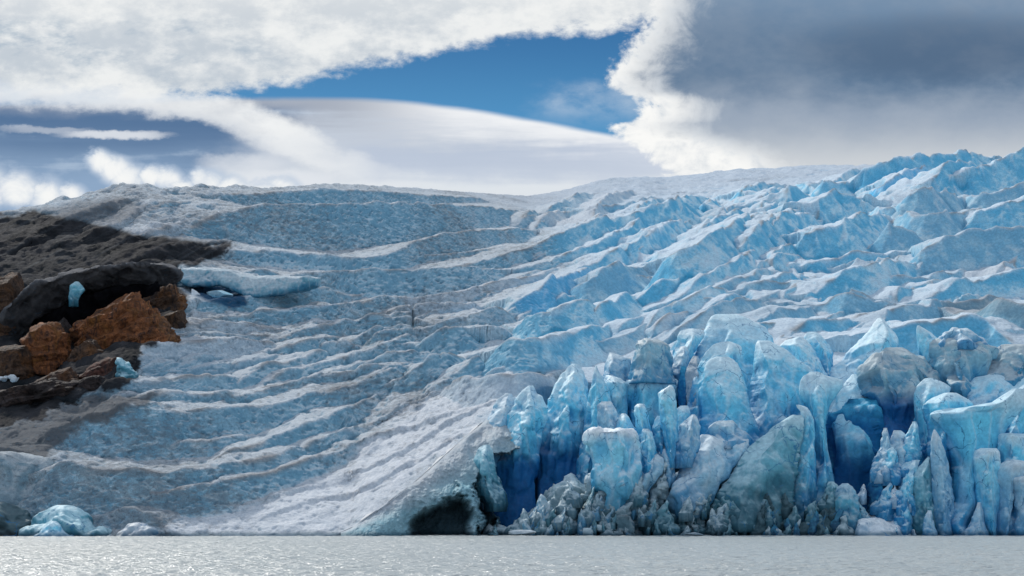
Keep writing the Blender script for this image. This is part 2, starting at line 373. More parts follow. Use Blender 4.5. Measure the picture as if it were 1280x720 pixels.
def build_glacier():
    NC, NR = 1400, 1250
    px = np.linspace(-230, 1590, NC)
    ys, ds, yc, dc = base_nodes(px)
    # rows: uniform in inverse distance between front and skyline, then a few beyond
    t = np.linspace(0, 1, NR)
    d0 = dc - 9*(1-sstep(395, 450, px)*(1-sstep(640, 740, px))) + .02
    D = 1/((1/d0)[:, None] + ((1/(ds+60)) - (1/d0))[:, None]*t[None, :])
    PX = np.repeat(px[:, None], NR, 1)
    Zb = z_base(PX, D)
    X = (PX-640)/F*D
    # slow undulation of the plan for organic crests
    wx = X + .9*fbm(X/14., D/24., 0*X+3, 2) + .10*perlin(X/2.2, D/3.5, 0*X+8)
    wy = D + 1.6*fbm(X/14., D/24., 0*X+13, 2) + .2*perlin(X/2.2, D/3.5, 0*X+18)
    Hh = np.zeros_like(X); face = np.zeros_like(X); crest = np.zeros_like(X); tone = np.zeros(X.shape, np.int8)
    for pts, drop, tn, wb, back in RIDGES:
        # find where each crest point stands: march along its line of sight
        cx, cy, ca = [], [], []
        n = max(2, int(np.abs(np.diff(pts[:, 0])).sum()/4))
        tt = np.concatenate([[0], np.cumsum(np.hypot(*np.diff(pts, axis=0).T))])
        q = np.linspace(0, tt[-1], max(len(pts), n//2))
        qx = np.interp(q, tt, pts[:, 0]); qy = np.interp(q, tt, pts[:, 1]); qd = np.interp(q, tt, drop)
        k = np.ones(3)/3
        for it in range(1):
            qx[1:-1] = np.convolve(qx, k, 'valid'); qy[1:-1] = np.convolve(qy, k, 'valid')
        Dg = np.linspace(150, 1300, 2400)
        for a, b, d in zip(qx, qy, qd):
            zz = z_base(np.full_like(Dg, a), Dg) + d*Dg/F*.95
            ray = CAMH + (HOR-b)/F*Dg
            i = np.argmax(zz >= ray) if (zz >= ray).any() else len(Dg)-1
            cx.append((a-640)/F*Dg[i]); cy.append(Dg[i]); ca.append(d*Dg[i]/F*.95)
        cx = np.array(cx); cy = np.array(cy); ca = np.array(ca)
        if len(cy) > 4:
            kk = np.array([.25, .5, .25])
            for _ in range(14): cy[1:-1] = np.convolve(cy, kk, 'valid')
        Am = ca.max()
        wbk = wb if wb else np.clip(Am*3.6, 5, 40)
        mar = max(wbk, Am*1.3)+3
        sel = (wx > cx.min()-mar) & (wx < cx.max()+mar) & (wy > cy.min()-mar) & (wy < cy.max()+mar)
        if not sel.any(): continue
        sx = wx[sel]; sy = wy[sel]
        best = np.full(sx.shape, 1e9); sg = np.zeros_like(sx); al = np.zeros_like(sx); en = np.zeros_like(sx)
        for i in range(len(cx)-1):
            ex = cx[i+1]-cx[i]; ey = cy[i+1]-cy[i]; l2 = ex*ex+ey*ey+1e-9
            u = ((sx-cx[i])*ex+(sy-cy[i])*ey)/l2; uc = np.clip(u, 0, 1)
            dx = sx-cx[i]-uc*ex; dy = sy-cy[i]-uc*ey
            dd = np.hypot(dx, dy); m = dd < best
            best = np.where(m, dd, best)
            s_ = np.sign(ex*(sy-cy[i])-ey*(sx-cx[i]))      # + = behind (left of travel), crests are traced left to right
            sg = np.where(m, s_, sg); al = np.where(m, ca[i]+(ca[i+1]-ca[i])*uc, al)
        front = sg < 0
        fs = np.clip(sy.mean()/260., 1, 3); A = al*(1+.08*perlin(sx/(4.5*fs), sy/(7.*fs), sx*0+1.7))
        wf = np.clip(A*1.0, .6, 12)
        pf = np.clip(1-best/wf, 0, 1)**1.35
        pb = np.clip(1-best/wbk, 0, 1)**1.25
        p = np.where(front, pf, pb)*A
        h = Hh[sel]; m = p > h
        h = np.where(m, p, h); Hh[sel] = h
        f = face[sel]; f = np.where(m, np.where(front, np.clip(A/3., 0, 1)*sstep(0, .25, best), 0), f); face[sel] = f
        c = crest[sel]; c = np.where(m, np.exp(-(best/np.where(front, .35, 1.1))**2), c); crest[sel] = c
        tq = tone[sel]; tq = np.where(m, tn, tq); tone[sel] = tq
    Z = Zb + Hh
    # medium and small relief, stretched along the flow
    sc_ = np.clip(D/350., .6, 2.2)
    ice_r = fbm(X/16., D/34., 0*X, 3, .55, True)
    Z += (.4+.6*(1-sstep(270, 400, D)*(1-sstep(600, 780, PX))))*(ice_r-.25)*.9*np.minimum(sc_, 1.3)*sstep(0, 12, D-dc[:, None])
    calm = (1-.72*sstep(270, 400, D)*(1-sstep(600, 780, PX)))*(1-.55*sstep(600, 900, D))
    Z += calm*facet(X/7.+.3*ice_r, D/13., 0*X, 1, 14., True)*1.1*np.minimum(sc_, 1.5)
    Z += calm*facet(X/2.6, D/4.6+.2*ice_r, 0*X, 4, 14., True)*.38*np.minimum(sc_, 1.6)
    calm = calm*(1-.45*sstep(620, 800, PX))
    Z += calm*fbm(X/3.2, D/5.5, 0*X+5, 4, .6)*.26*np.minimum(sc_, 1.6)
    # hollow places
    for (ax, ay, rx, ry, dep) in DENTS:
        Dd = 1/np.interp(ay, [0, 1], [0, 1]) if False else None
        yimg = HOR - (Zb-CAMH)*F/D
        g = np.exp(-((PX-ax)/rx)**2-((yimg-ay)/ry)**2)
        Z -= g*dep
    # resample every column by arc length as seen from the lake, so cliffs get their share of rows
    NO = 900
    yi = HOR-(Z-CAMH)*F/D
    du = np.abs(np.diff(yi, axis=1)) + .12
    k = 18
    cs = np.cumsum(du, axis=1); 
    c0 = np.concatenate([np.zeros((NC, 1)), cs], 1); c0 /= c0[:, -1:]
    ker = np.hanning(2*k+3)[1:-1]; ker /= ker.sum()
    pad = np.pad(c0, ((k, k), (0, 0)), mode='edge')
    c0s = sum(ker[i]*pad[i:i+NC] for i in range(2*k+1))
    out = np.zeros((NC, NO, 3), np.float32); fc = np.zeros((NC, NO)); cr = np.zeros((NC, NO)); tn_ = np.zeros((NC, NO), np.int8); rr = np.zeros((NC, NO))
    tgt = np.linspace(0, 1, NO); idx = np.arange(NR)
    for i in range(NC):
        f = np.interp(tgt, c0s[i], idx)
        Di = np.interp(f, idx, D[i])
        out[i, :, 1] = Di; out[i, :, 2] = np.interp(f, idx, Z[i]); out[i, :, 0] = (px[i]-640)/F*Di
        fc[i] = np.interp(f, idx, face[i]); cr[i] = np.interp(f, idx, crest[i]); tn_[i] = tone[i][np.round(f).astype(int)]
        rr[i] = np.interp(f, idx, ice_r[i])
    du_ = np.gradient(out, axis=0); dv_ = np.gradient(out, axis=1)
    nrm = np.cross(du_, dv_); nrm /= np.linalg.norm(nrm, axis=2)[..., None]+1e-9
    Xo, Yo, Zo = out[..., 0], out[..., 1], out[..., 2]
    so = np.clip(Yo/350., .6, 2.)
    disp = fbm(Xo/2.6, Yo/2.6, Zo/2.6, 4, .6)*(.26-.15*sstep(560, 760, 640+F*Xo/Yo))*np.minimum(so, 1.5)
    iy0 = HOR-(Zo-CAMH)*F/Yo; ix0 = 640+F*Xo/Yo; rk = sstep(300, 220, ix0+.25*(iy0-400))*sstep(545, 500, iy0)
    lf = 1-.92*sstep(560, 760, 640+F*Xo/Yo)
    pk = perlin(Xo/1.5, Yo/1.7, Zo/1.2+5)+.5*perlin(Xo/.7, Yo/.8, Zo/.6+5)
    pock = sstep(.28, .62, pk)
    disp = disp + rk*(.9*facet(Xo/5., Yo/8., Zo/4.+7, 6)+.7*fbm(Xo/6.+Zo/5., Yo/14., Zo/2.5-Xo/5., 4, .6, True)) - (1-.8*rk)*pock*.34*lf*np.minimum(so, 1.3) + fbm(Xo/5.5, Yo/7., Zo/4.+3, 3, .55, True)*.35*lf
    out += nrm*disp[..., None]
    du_ = np.gradient(out, axis=0); dv_ = np.gradient(out, axis=1)
    nrm = np.cross(du_, dv_); nrm /= np.linalg.norm(nrm, axis=2)[..., None]+1e-9
    IX = 640+F*out[..., 0]/out[..., 1]; IY = HOR-(out[..., 2]-CAMH)*F/out[..., 1]
    # ---------------- colour of the ice, with crevice shade painted in
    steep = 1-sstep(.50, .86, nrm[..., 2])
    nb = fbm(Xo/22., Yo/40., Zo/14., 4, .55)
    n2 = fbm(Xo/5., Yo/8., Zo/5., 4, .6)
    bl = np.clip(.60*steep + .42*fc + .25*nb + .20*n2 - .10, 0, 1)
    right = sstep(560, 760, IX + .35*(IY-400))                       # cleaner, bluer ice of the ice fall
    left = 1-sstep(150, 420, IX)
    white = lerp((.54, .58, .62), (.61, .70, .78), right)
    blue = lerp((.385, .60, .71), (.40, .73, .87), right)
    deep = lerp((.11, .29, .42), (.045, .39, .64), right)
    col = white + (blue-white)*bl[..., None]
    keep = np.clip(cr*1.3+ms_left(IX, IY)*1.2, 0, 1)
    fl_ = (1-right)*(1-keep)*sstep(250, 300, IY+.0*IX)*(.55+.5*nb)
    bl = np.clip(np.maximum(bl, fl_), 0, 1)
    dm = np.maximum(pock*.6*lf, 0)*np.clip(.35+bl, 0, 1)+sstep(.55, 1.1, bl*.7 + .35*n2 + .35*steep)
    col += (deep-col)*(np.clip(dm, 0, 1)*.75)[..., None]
    tw = (tn_ == T_WHITE)*1.; tg = (tn_ == T_GREY)*1.; td = (tn_ == T_DIRTY)*1.; tp = (tn_ == T_DEEP)*1.
    def boxblur(a, r=6):
        kk = np.hanning(2*r+3)[1:-1]; kk /= kk.sum()
        p = np.pad(a, ((r, r), (r, r)), mode='edge')
        p = sum(kk[i]*p[i:i+a.shape[0]] for i in range(2*r+1))
        return sum(kk[i]*p[:, i:i+a.shape[1]] for i in range(2*r+1))
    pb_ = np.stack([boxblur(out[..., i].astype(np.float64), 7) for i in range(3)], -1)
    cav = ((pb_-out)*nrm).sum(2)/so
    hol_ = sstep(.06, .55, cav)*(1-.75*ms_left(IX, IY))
    col += (deep*.85-col)*(hol_*.85)[..., None]  # occlusion shade painted into the hollows, on top of the crevice blue
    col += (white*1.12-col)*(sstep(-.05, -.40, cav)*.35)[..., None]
    tw, tg, td, tp = map(boxblur, (tw, tg, td, tp))
    col += (np.array((.60, .62, .66))-col)*(tw*.55)[..., None]
    col += (np.array((.33, .42, .50))-col)*(tg*.34)[..., None]
    col += (np.array((.20, .20, .21))-col)*(td*.55)[..., None]
    col += (np.array((.06, .42, .78))-col)*(tp*fc*.4)[..., None]
    # crest dust: thin brown-grey lines along the ridges
    cn = sstep(-.15, .35, fbm(Xo/7., Yo/12., Zo/7.+40, 3))
    col += (np.array((.22, .205, .20))-col)*(cr*cn*.68)[..., None]
    dirt = np.clip(.42 + .9*fbm(Xo/30., Yo/60., Zo/20.+9, 3) + .25*left - .32*right - .3*fc*right, 0, 1)
    # dust bands following the flow
    bands = sstep(.25, .62, fbm(Xo/9.+IY*0, Yo/60., Zo/3.5+21, 4, .6))
    col += (np.array((.24, .235, .245))-col)*(bands*.18*(1-.55*fc))[..., None]
    # debris covered margin at the far left
    wv = 22*fbm(IX/40., IY/22., 0*IX+2, 4)+9*fbm(IX/8., IY/5., 0*IX+7, 4, .65)
    def poly_mask(poly, soft):
        P = np.array(poly, float); x = IX+wv; y = IY+wv*.6
        best = np.full(x.shape, 1e9); ins = np.zeros(x.shape, bool)
        for i in range(len(P)):
            a, b = P[i], P[(i+1) % len(P)]
            e = b-a; u = np.clip(((x-a[0])*e[0]+(y-a[1])*e[1])/(e@e), 0, 1)
            best = np.minimum(best, np.hypot(x-a[0]-u*e[0], y-a[1]-u*e[1]))
            c = (a[1] > y) != (b[1] > y)
            with np.errstate(divide='ignore', invalid='ignore'):
                xx = (b[0]-a[0])*(y-a[1])/(b[1]-a[1]+1e-12)+a[0]
            ins ^= c & (x < xx)
        sdist = np.where(ins, best, -best)
        return sstep(-soft, soft, sdist)
    m1 = poly_mask([(-200,330),(-30,272),(40,262),(105,275),(160,288),(230,300),(300,304),(270,322),(232,334),(225,352),(238,372),(215,395),(180,440),(168,482),(110,492),(60,520),(0,540),(-200,545)], 4)
    m2 = poly_mask([(-200,320),(0,262),(70,256),(150,250),(190,260),(120,285),(60,300),(0,330),(-200,360)], 6)
    m3 = poly_mask([(-200,510),(0,500),(100,495),(200,490),(150,515),(80,545),(40,585),(-20,590),(-200,590)], 7)
    mc = poly_mask([(234,354),(252,354),(282,354),(300,358),(308,376),(299,385),(278,383),(258,377),(242,368)], 4)
    col = col + (np.array((.012, .07, .15))-col)*(mc*.95)[..., None]  # shade of the cave under the ledge, painted on the face
    ms = poly_mask([(190,670),(240,646),(330,630),(420,590),(470,545),(540,492),(640,466),(668,482),(600,522),(540,582),(440,657),(430,672)], 10)
    lim_ = 1-.6*np.clip(fc, 0, 1)
    col = col + (np.array((.70, .72, .76))-col)*(np.clip(ms*.95*lim_*(.85+.4*n2), 0, 1))[..., None]
    dk = fbm(Xo/6., Yo/10., Zo/6., 4, .6)
    mor = lerp((.006, .006, .0075), (.040, .037, .040), np.clip(.5+1.3*dk, 0, 1))
    stx = IX*.82+IY*.57; sty = -IX*.57*.0+IY*.82+IX*.45
    streaks = sstep(.22, .5, fbm(stx/60., sty/5., 0*IX+3, 4, .6)+.25*(IY < 330))
    mor = mor + (np.array((.085, .09, .10))-mor)*(streaks*.35)[..., None]
    col = col + (mor-col)*(m1*.97)[..., None]
    col = col + (np.array((.12, .122, .135))-col)*(m2*(1-m1)*.6)[..., None]
    col = col + (np.array((.060, .062, .068))-col)*(m3*(1-m1)*.85)[..., None]
    dirt = np.clip((dirt + .3*m3)*(1-m1)*(1-.55*ms), 0, 1)
    # sea cliff foot: darker, bluer ice
    foot = sstep(3, -3, out[..., 1]-base_nodes(IX)[3]-1)*sstep(640, 660, IX)
    col = col + (np.array((.03, .16, .30))-col)*(foot*.9)[..., None]
    dirt = dirt*(1-.8*foot)
    # far ice field is paler
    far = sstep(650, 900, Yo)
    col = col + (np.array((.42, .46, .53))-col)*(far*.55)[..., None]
    I = np.arange(NC*NO).reshape(NC, NO)
    quads = np.stack([I[:-1, :-1], I[1:, :-1], I[1:, 1:], I[:-1, 1:]], -1).reshape(-1, 4)
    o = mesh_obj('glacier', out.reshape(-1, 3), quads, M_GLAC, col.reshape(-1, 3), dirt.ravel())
    o['kind'] = 'structure'
    return o
DENTS = [(70,392,26,12,5.0),(130,378,45,10,5.0),(275,364,26,11,6.0),(516,412,2.2,18,3.),(30,430,10,12,2.)]
build_glacier()


# ------------------------------------------------------------------ free-standing ice, rock
TONES = {   # top, face, hollow (darkened for shade) colours, dirt
 'cyan':  ((.72,.85,.90), (.28,.72,.90), (.025,.36,.66), .05),
 'blue':  ((.64,.81,.88), (.16,.63,.85), (.006,.20,.48), .12),
 'deep':  ((.05,.36,.57), (.008,.145,.36), (.002,.055,.19), .04),  # deep ice blue, darkened further for shade in the recesses
 'pale':  ((.66,.75,.80), (.34,.60,.75), (.05,.28,.52), .2)
 ,'dusty': ((.50,.56,.58), (.27,.50,.60), (.02,.24,.44), .28),
 'grey':  ((.52,.56,.60), (.35,.46,.55), (.10,.26,.42), .5),
 'dirty': ((.30,.31,.325), (.20,.215,.235), (.08,.11,.14), .9),
 'teal':  ((.48,.68,.75), (.14,.42,.53), (.015,.11,.17), .22),
 'dark':  ((.10,.16,.185), (.04,.085,.105), (.010,.025,.032), .5),
 'rubble':((.62,.72,.76), (.37,.52,.58), (.05,.14,.20), .18),
 'white': ((.80,.83,.85), (.64,.73,.79), (.25,.45,.62), .05),
 'shore': ((.50,.53,.55), (.30,.41,.48), (.16,.29,.37), .6),
}
def smooth1(a, n=1):
    a = np.array(a, float)
    for _ in range(n): a[1:-1] = .25*a[:-2]+.5*a[1:-1]+.25*a[2:]
    return a
_seed = [0]
def loft(name, label, cat, rows, D, T=None, crest=.5, e=1.35, tone='blue', lean=.12, mat=None, amp=1., flute=0., group=None,
         horiz=False, foot=None, taper=.30, jag=0., toprows=None, back=1.0, tip=None, parent=None, twist=0., grad=1.0, fold=.78, p=1.3, skirt=None, under=0.):
    """a solid of stacked slices: rows = (y, x_left, x_right) of its outline as surveyed, D = distance of its front.
    With horiz the slices run sideways: rows = (x, y_top, y_bottom)."""
    _seed[0] += 1; sd_ = _seed[0]*3.71
    rows = sorted(rows); r = np.array(rows, float)
    q0, q1 = r[0, 0], r[-1, 0]
    n = int(np.clip((q1-q0)*1.15, 14, 170))
    q = np.linspace(q0, q1, n)
    a = smooth1(np.interp(q, r[:, 0], r[:, 1]), 1); b = smooth1(np.interp(q, r[:, 0], r[:, 2]), 1)
    jag = max(jag, .02)
    k = D/F; maxw = np.max(b-a)
    jw = jag*maxw
    ja = jw*fbm(q/6., q*0+sd_, q*0, 4, .6)*k; jb = jw*fbm(q/6., q*0+sd_+50, q*0, 4, .6)*k
    if skirt is None: skirt = 0. if (horiz or cat == 'ice pillar' or mat is M_ROCK) else .20
    if not horiz and skirt:
        sk = skirt*maxw*sstep(.45, 1.0, (q-q0)/(q1-q0)); a = a-sk; b = b+sk
    w = np.maximum((b-a)/2*k, .05); c = (a+b)/2
    if T is None: T = np.clip(.5*maxw*k, .9, 6.)
    fr = (q-q0)/(q1-q0)
    if horiz:
        prof = np.sqrt(np.clip(np.minimum(fr, 1-fr)/taper, 0, 1)*(2-np.clip(np.minimum(fr, 1-fr)/taper, 0, 1)))
    else:
        s = np.clip(fr/taper, 0, 1); prof = (.35*np.sqrt(s*(2-s))+.65*s**.8)
        if taper > .14 and mat is not M_ROCK: prof = .45*prof + .75*fr**.85
    if under: prof = prof*(1-under*sstep(.38, .72, fr))
    Tr = np.maximum(T*prof, np.minimum(.25, w)*.9)
    M = int(np.clip(maxw*1.9, 30, 150)); h = M//2
    tt = np.linspace(0, 1, h, endpoint=False)
    cr = np.clip((crest if not callable(crest) else crest(fr)) + .16*perlin(q*k/4., q*0+sd_, q*0) + twist*(fr-.5), .12, .88)
    ang = np.linspace(math.pi, 0, h, endpoint=False)
    xn = np.cos(ang)                                   # -1..1 across the face
    ring_f = np.zeros((n, h, 2)); ring_b = np.zeros((n, h, 2))
    for i in range(n):
        xc = -1+2*cr[i]
        u = np.where(xn < xc, (xc-xn)/(xc+1+1e-6), (xn-xc)/(1-xc+1e-6))
        uu = np.clip(u, 0, 1); dep = (1-fold)*(1-uu**(e*2.4))**(1/(e*2.4)) + fold*(1-uu)**p
        ring_f[i, :, 0] = xn; ring_f[i, :, 1] = -dep
        xb = -xn; ub = np.abs(xb); db = (1-ub**2)**.5
        ring_b[i, :, 0] = xb; ring_b[i, :, 1] = db*back
    ring = np.concatenate([ring_f, ring_b], 1)
    m2 = ring.shape[1]
    X = np.zeros((n, m2)); Y = np.zeros((n, m2)); Z = np.zeros((n, m2))
    for i in range(n):
        if not horiz:
            zc = CAMH+(HOR-q[i])*k; z_base_ = CAMH+(HOR-q1)*k
            Dc = D+Tr.max()*.9+lean*(zc-z_base_)
            kk = Dc/F
            xr = ring[i, :, 0]; X[i] = (c[i]-640)*kk + xr*w[i]*Dc/D + np.where(xr < 0, ja[i], jb[i])*np.abs(xr)**5; Y[i] = Dc+ring[i, :, 1]*Tr[i]; Z[i] = CAMH+(HOR-q[i])*kk
        else:
            Dc = D+Tr.max()*.9
            zc = CAMH+(HOR-c[i])*Dc/F
            X[i] = (q[i]-640)*Dc/F; Z[i] = zc - ring[i, :, 0]*-1*w[i]*Dc/D; Y[i] = Dc+ring[i, :, 1]*Tr[i] + lean*(Z[i]-zc)
    if horiz:
        Y = Y  # face profile already across top to bottom
    if not horiz:                                       # carry the foot down into what it stands on
        f0 = foot if foot is not None else 1.2
        X = np.vstack([X, X[-1:]]); Y = np.vstack([Y, Y[-1:]]); Z = np.vstack([Z, Z[-1:]-f0]); fr = np.append(fr, 1.); n += 1
    P = np.stack([X, Y, Z], -1)
    def normals(P):
        du = np.gradient(P, axis=0); dv = np.roll(P, -1, 1)-np.roll(P, 1, 1)
        nn = np.cross(dv, du); nn /= np.linalg.norm(nn, axis=2)[..., None]+1e-9
        cen = P.mean(1, keepdims=True); s = np.sign((nn*(P-cen)).sum(2).mean())
        return nn*(s if s != 0 else 1)
    N = normals(P)
    S = max(maxw*k, 1.5)
    d1 = facet(X/(S*.42)+sd_, Y/(S*.42), Z/(S*.60), int(sd_), 22.)
    d2 = facet(X/(S*.15)+sd_, Y/(S*.15), Z/(S*.24), int(sd_)+3, 20.)
    wz = .25*perlin(X/(S*.3), Y/(S*.3)+sd_, Z/(S*.3))
    r1 = 1-2*np.abs(perlin(X/(S*.30)+wz+sd_, Y/(S*.30), Z/(S*1.1)))          # upright arêtes
    r2 = 1-2*np.abs(perlin(X/(S*.11)+wz*2+sd_, Y/(S*.11), Z/(S*.55)+3))
    d3 = fbm(X/.9+sd_, Y/.9, Z/1.1, 3, .6)
    disp = (d1*.075*S + d2*.017*S + (r1-.3)*.020*S*(1+.6*flute) + (r2-.3)*.006*S*(1+flute))*amp + d3*.022*min(S, 3)*min(amp, 2.5)
    if mat is M_RUB: disp = disp + facet(X/1.5+sd_, Y/1.5, Z/1.3, 5, 18.)*.75 + facet(X/.6+sd_, Y/.6, Z/.55, 8, 16.)*.24
    lim = np.minimum(1, Tr/Tr.max()+.15); lim = np.append(lim, 1.) if len(lim) < n else lim
    P = P + N*(disp*lim[:, None])[..., None]
    N = normals(P)
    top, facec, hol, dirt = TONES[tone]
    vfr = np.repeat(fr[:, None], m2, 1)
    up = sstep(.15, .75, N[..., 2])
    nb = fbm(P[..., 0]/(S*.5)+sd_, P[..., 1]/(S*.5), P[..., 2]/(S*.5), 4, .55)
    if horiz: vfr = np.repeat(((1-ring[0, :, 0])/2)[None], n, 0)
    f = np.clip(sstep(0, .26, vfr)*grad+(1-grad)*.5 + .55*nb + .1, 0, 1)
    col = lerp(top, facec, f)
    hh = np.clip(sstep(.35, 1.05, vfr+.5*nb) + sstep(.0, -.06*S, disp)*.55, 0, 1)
    col = col + (np.array(hol)-col)*(hh*.85)[..., None]  # lower parts and dents darkened like occlusion, in the colour
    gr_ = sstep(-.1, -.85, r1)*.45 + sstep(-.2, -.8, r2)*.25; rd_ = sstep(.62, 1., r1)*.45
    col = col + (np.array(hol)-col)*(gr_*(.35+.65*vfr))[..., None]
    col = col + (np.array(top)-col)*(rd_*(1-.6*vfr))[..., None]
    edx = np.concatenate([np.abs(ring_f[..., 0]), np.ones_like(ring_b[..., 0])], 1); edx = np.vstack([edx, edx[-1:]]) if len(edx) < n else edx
    if not horiz and mat is not M_ROCK: col = col + (np.array(hol)-col)*(np.clip(edx, 0, 1)**5*sstep(.12, .5, vfr)*.75)[..., None]  # flanks darkened: shade of the gaps between towers, painted in
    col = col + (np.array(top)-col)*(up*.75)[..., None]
    ipx = 640+F*P[..., 0]/P[..., 1]
    if tone not in ('white', 'soot', 'black', 'dirty') and mat is not M_ROCK:      # debris-rich ice with painted shade near the waterline of the middle cliff
        zz = P[..., 2]+3*nb
        bd = sstep(11, 2, zz)*sstep(590, 640, ipx)*sstep(1130, 1060, ipx)*{'cyan': .25, 'rubble': .30, 'pale': .40}.get(tone, .60)
        col = col + (np.array((.05, .115, .145))-col)*bd[..., None]
    if under: col = col + (np.array((.003,.10,.30))-col)*(sstep(.33, .58, vfr+.12*nb)*.93)[..., None]  # undercut shade painted deep blue over the lower part
    dz = np.clip(dirt*(.6+.9*nb), 0, 1)
    V = P.reshape(-1, 3)
    I = np.arange(n*m2).reshape(n, m2); J = np.roll(I, -1, 1)
    quads = np.stack([I[:-1], I[1:], J[1:], J[:-1]], -1).reshape(-1, 4)
    ct = len(V); V = np.concatenate([V, P[0].mean(0)[None], P[-1].mean(0)[None]])
    tris = np.concatenate([np.stack([np.full(m2, ct), I[0], J[0]], -1), np.stack([np.full(m2, ct+1), J[-1], I[-1]], -1)])
    cc = np.concatenate([col.reshape(-1, 3), col[0].mean(0)[None], col[-1].mean(0)[None]]); al = np.append(dz.ravel(), [dz.mean()]*2)
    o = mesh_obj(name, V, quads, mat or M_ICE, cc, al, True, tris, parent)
    bmfix(o)
    if label: tag(o, label, cat, group)
    return o
import bmesh
def bmfix(o):
    bm = bmesh.new(); bm.from_mesh(o.data); bmesh.ops.recalc_face_normals(bm, faces=bm.faces); bm.to_mesh(o.data); bm.free()

CH0 = np.random.RandomState(77)
FRONT = 'ice towers along the cliff front'
# ---- left buttress with the sea cave, one sheet of ice pierced by the hollow
def build_buttress():
    xs = np.linspace(426, 650, 330); top = base_nodes(xs)[2]-1.2
    nv = 230
    X = np.repeat(xs[:, None], nv, 1); v = np.linspace(0, 1, nv)[None, :]
    Yp = top[:, None] + (673.5-top[:, None])*v
    dtop = base_nodes(xs)[3]+.4; dbot = np.minimum(dtop-7, 205.)
    D = dtop[:, None] + (dbot-dtop)[:, None]*(v**.65)
    wx = X+16*fbm(X/26., Yp/22., X*0, 5, .6); wy = Yp+15*fbm(X/24., Yp/20., X*0+7, 5, .6)
    def poly(pl, soft):
        P = np.array(pl, float); best = np.full(X.shape, 1e9); ins = np.zeros(X.shape, bool)
        for i in range(len(P)):
            a, b = P[i], P[(i+1) % len(P)]; e = b-a
            u = np.clip(((wx-a[0])*e[0]+(wy-a[1])*e[1])/(e@e), 0, 1)
            best = np.minimum(best, np.hypot(wx-a[0]-u*e[0], wy-a[1]-u*e[1]))
            c = (a[1] > wy) != (b[1] > wy)
            with np.errstate(divide='ignore', invalid='ignore'):
                ins ^= c & (wx < (b[0]-a[0])*(wy-a[1])/(b[1]-a[1]+1e-12)+a[0])
        return sstep(-soft, soft, np.where(ins, best, -best))
    cave = poly([(512,690),(514,662),(522,648),(542,636),(562,624),(578,624),(588,638),(584,655),(590,690)], 8)
    hole2 = poly([(596,690),(602,640),(598,600),(612,575),(660,560),(660,690),(626,690),(620,650)], 5)
    rim = poly([(570,604),(592,608),(606,622),(617,645),(623,690),(590,690),(598,650),(590,628),(572,616)], 4)
    xw = (X-640)/F*D; zw = CAMH+(HOR-Yp)/F*D
    D0 = D; D = D + 8*cave + 16*hole2 - 3.0*rim
    D = D + 1.8*facet(xw/4.5, zw/5., X*0+3, 2, 9.) + .8*facet(xw/1.7, zw/1.9, X*0+3, 6, 9.) + .9*fbm(xw/2.6, zw/3.5, X*0+3, 5, .6) + .5*fbm(xw/1.2, zw/1.2, X*0+3, 4, .6, True)
    D = D0 + (D-D0)*sstep(0, .10, v+0*X)
    P = np.stack([(X-640)/F*D, D, CAMH+(HOR-Yp)/F*D], -1)
    nb = fbm(P[..., 0]/3., P[..., 1]/6., P[..., 2]/3., 5, .6)
    up = 1-sstep(0, .55, v+.2*nb)
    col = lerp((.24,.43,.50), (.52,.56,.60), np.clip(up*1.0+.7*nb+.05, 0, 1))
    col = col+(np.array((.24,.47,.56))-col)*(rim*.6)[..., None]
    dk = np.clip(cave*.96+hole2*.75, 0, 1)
    col = col+(np.array((.05,.09,.11))-col)*dk[..., None]  # shade inside the cave and side hole, painted into the colour
    dirt = np.clip(.75+.6*nb-.6*dk, 0, 1)
    I = np.arange(X.size).reshape(X.shape)
    q = np.stack([I[:-1, 1:], I[1:, 1:], I[1:, :-1], I[:-1, :-1]], -1).reshape(-1, 4)
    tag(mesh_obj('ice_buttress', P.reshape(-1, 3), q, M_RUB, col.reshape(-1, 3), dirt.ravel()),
        'speckled pale teal ice buttress hollowed by a black sea cave at the waterline', 'ice cliff')
build_buttress()

# ---- towers and fins, from the cave to the right edge
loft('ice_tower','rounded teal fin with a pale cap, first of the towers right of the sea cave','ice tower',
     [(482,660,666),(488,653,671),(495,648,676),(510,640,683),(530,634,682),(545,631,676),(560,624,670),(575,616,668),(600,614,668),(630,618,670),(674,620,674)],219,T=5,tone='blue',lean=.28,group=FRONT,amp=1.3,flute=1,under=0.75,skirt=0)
loft('ice_fin','teal hanging lobe below the first rounded fin, above the dark hollow','ice fin',
     [(556,603,612),(562,598,616),(575,592,617),(590,591,620),(605,595,624),(618,602,628),(630,612,627)],213,T=4,tone='teal',lean=.1,group=FRONT,amp=1.2)
loft('ice_fin','slim pale fin leaning against the left side of the rounded teal fin','ice fin',
     [(492,632,640),(500,622,646),(515,614,646),(530,608,644),(545,601,640),(560,596,634),(575,596,625)],224,T=3.5,tone='pale',lean=.3,group=FRONT,amp=1.3)
loft('ice_tower','tall ribbed fin with a domed top and dark blue undercut, left of the pointed spire','ice tower',
     [(455,715,723),(460,709,727),(465,705,730),(480,697,736),(500,688,739),(520,680,737),(538,673,735),(552,669,733),(580,669,733),(620,672,728),(674,676,722)],220,T=6,tone='blue',lean=.40,crest=.42,e=1.3,group=FRONT,amp=1.5,flute=1.6,foot=.4,under=0.8,skirt=0)
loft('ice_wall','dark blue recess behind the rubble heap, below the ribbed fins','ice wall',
     [(520,606,745),(545,598,745),(612,596,745),(640,606,750),(674,608,752)],231,T=3,tone='deep',lean=0,amp=1.2,flute=2,group='undercut blue walls',taper=.1)
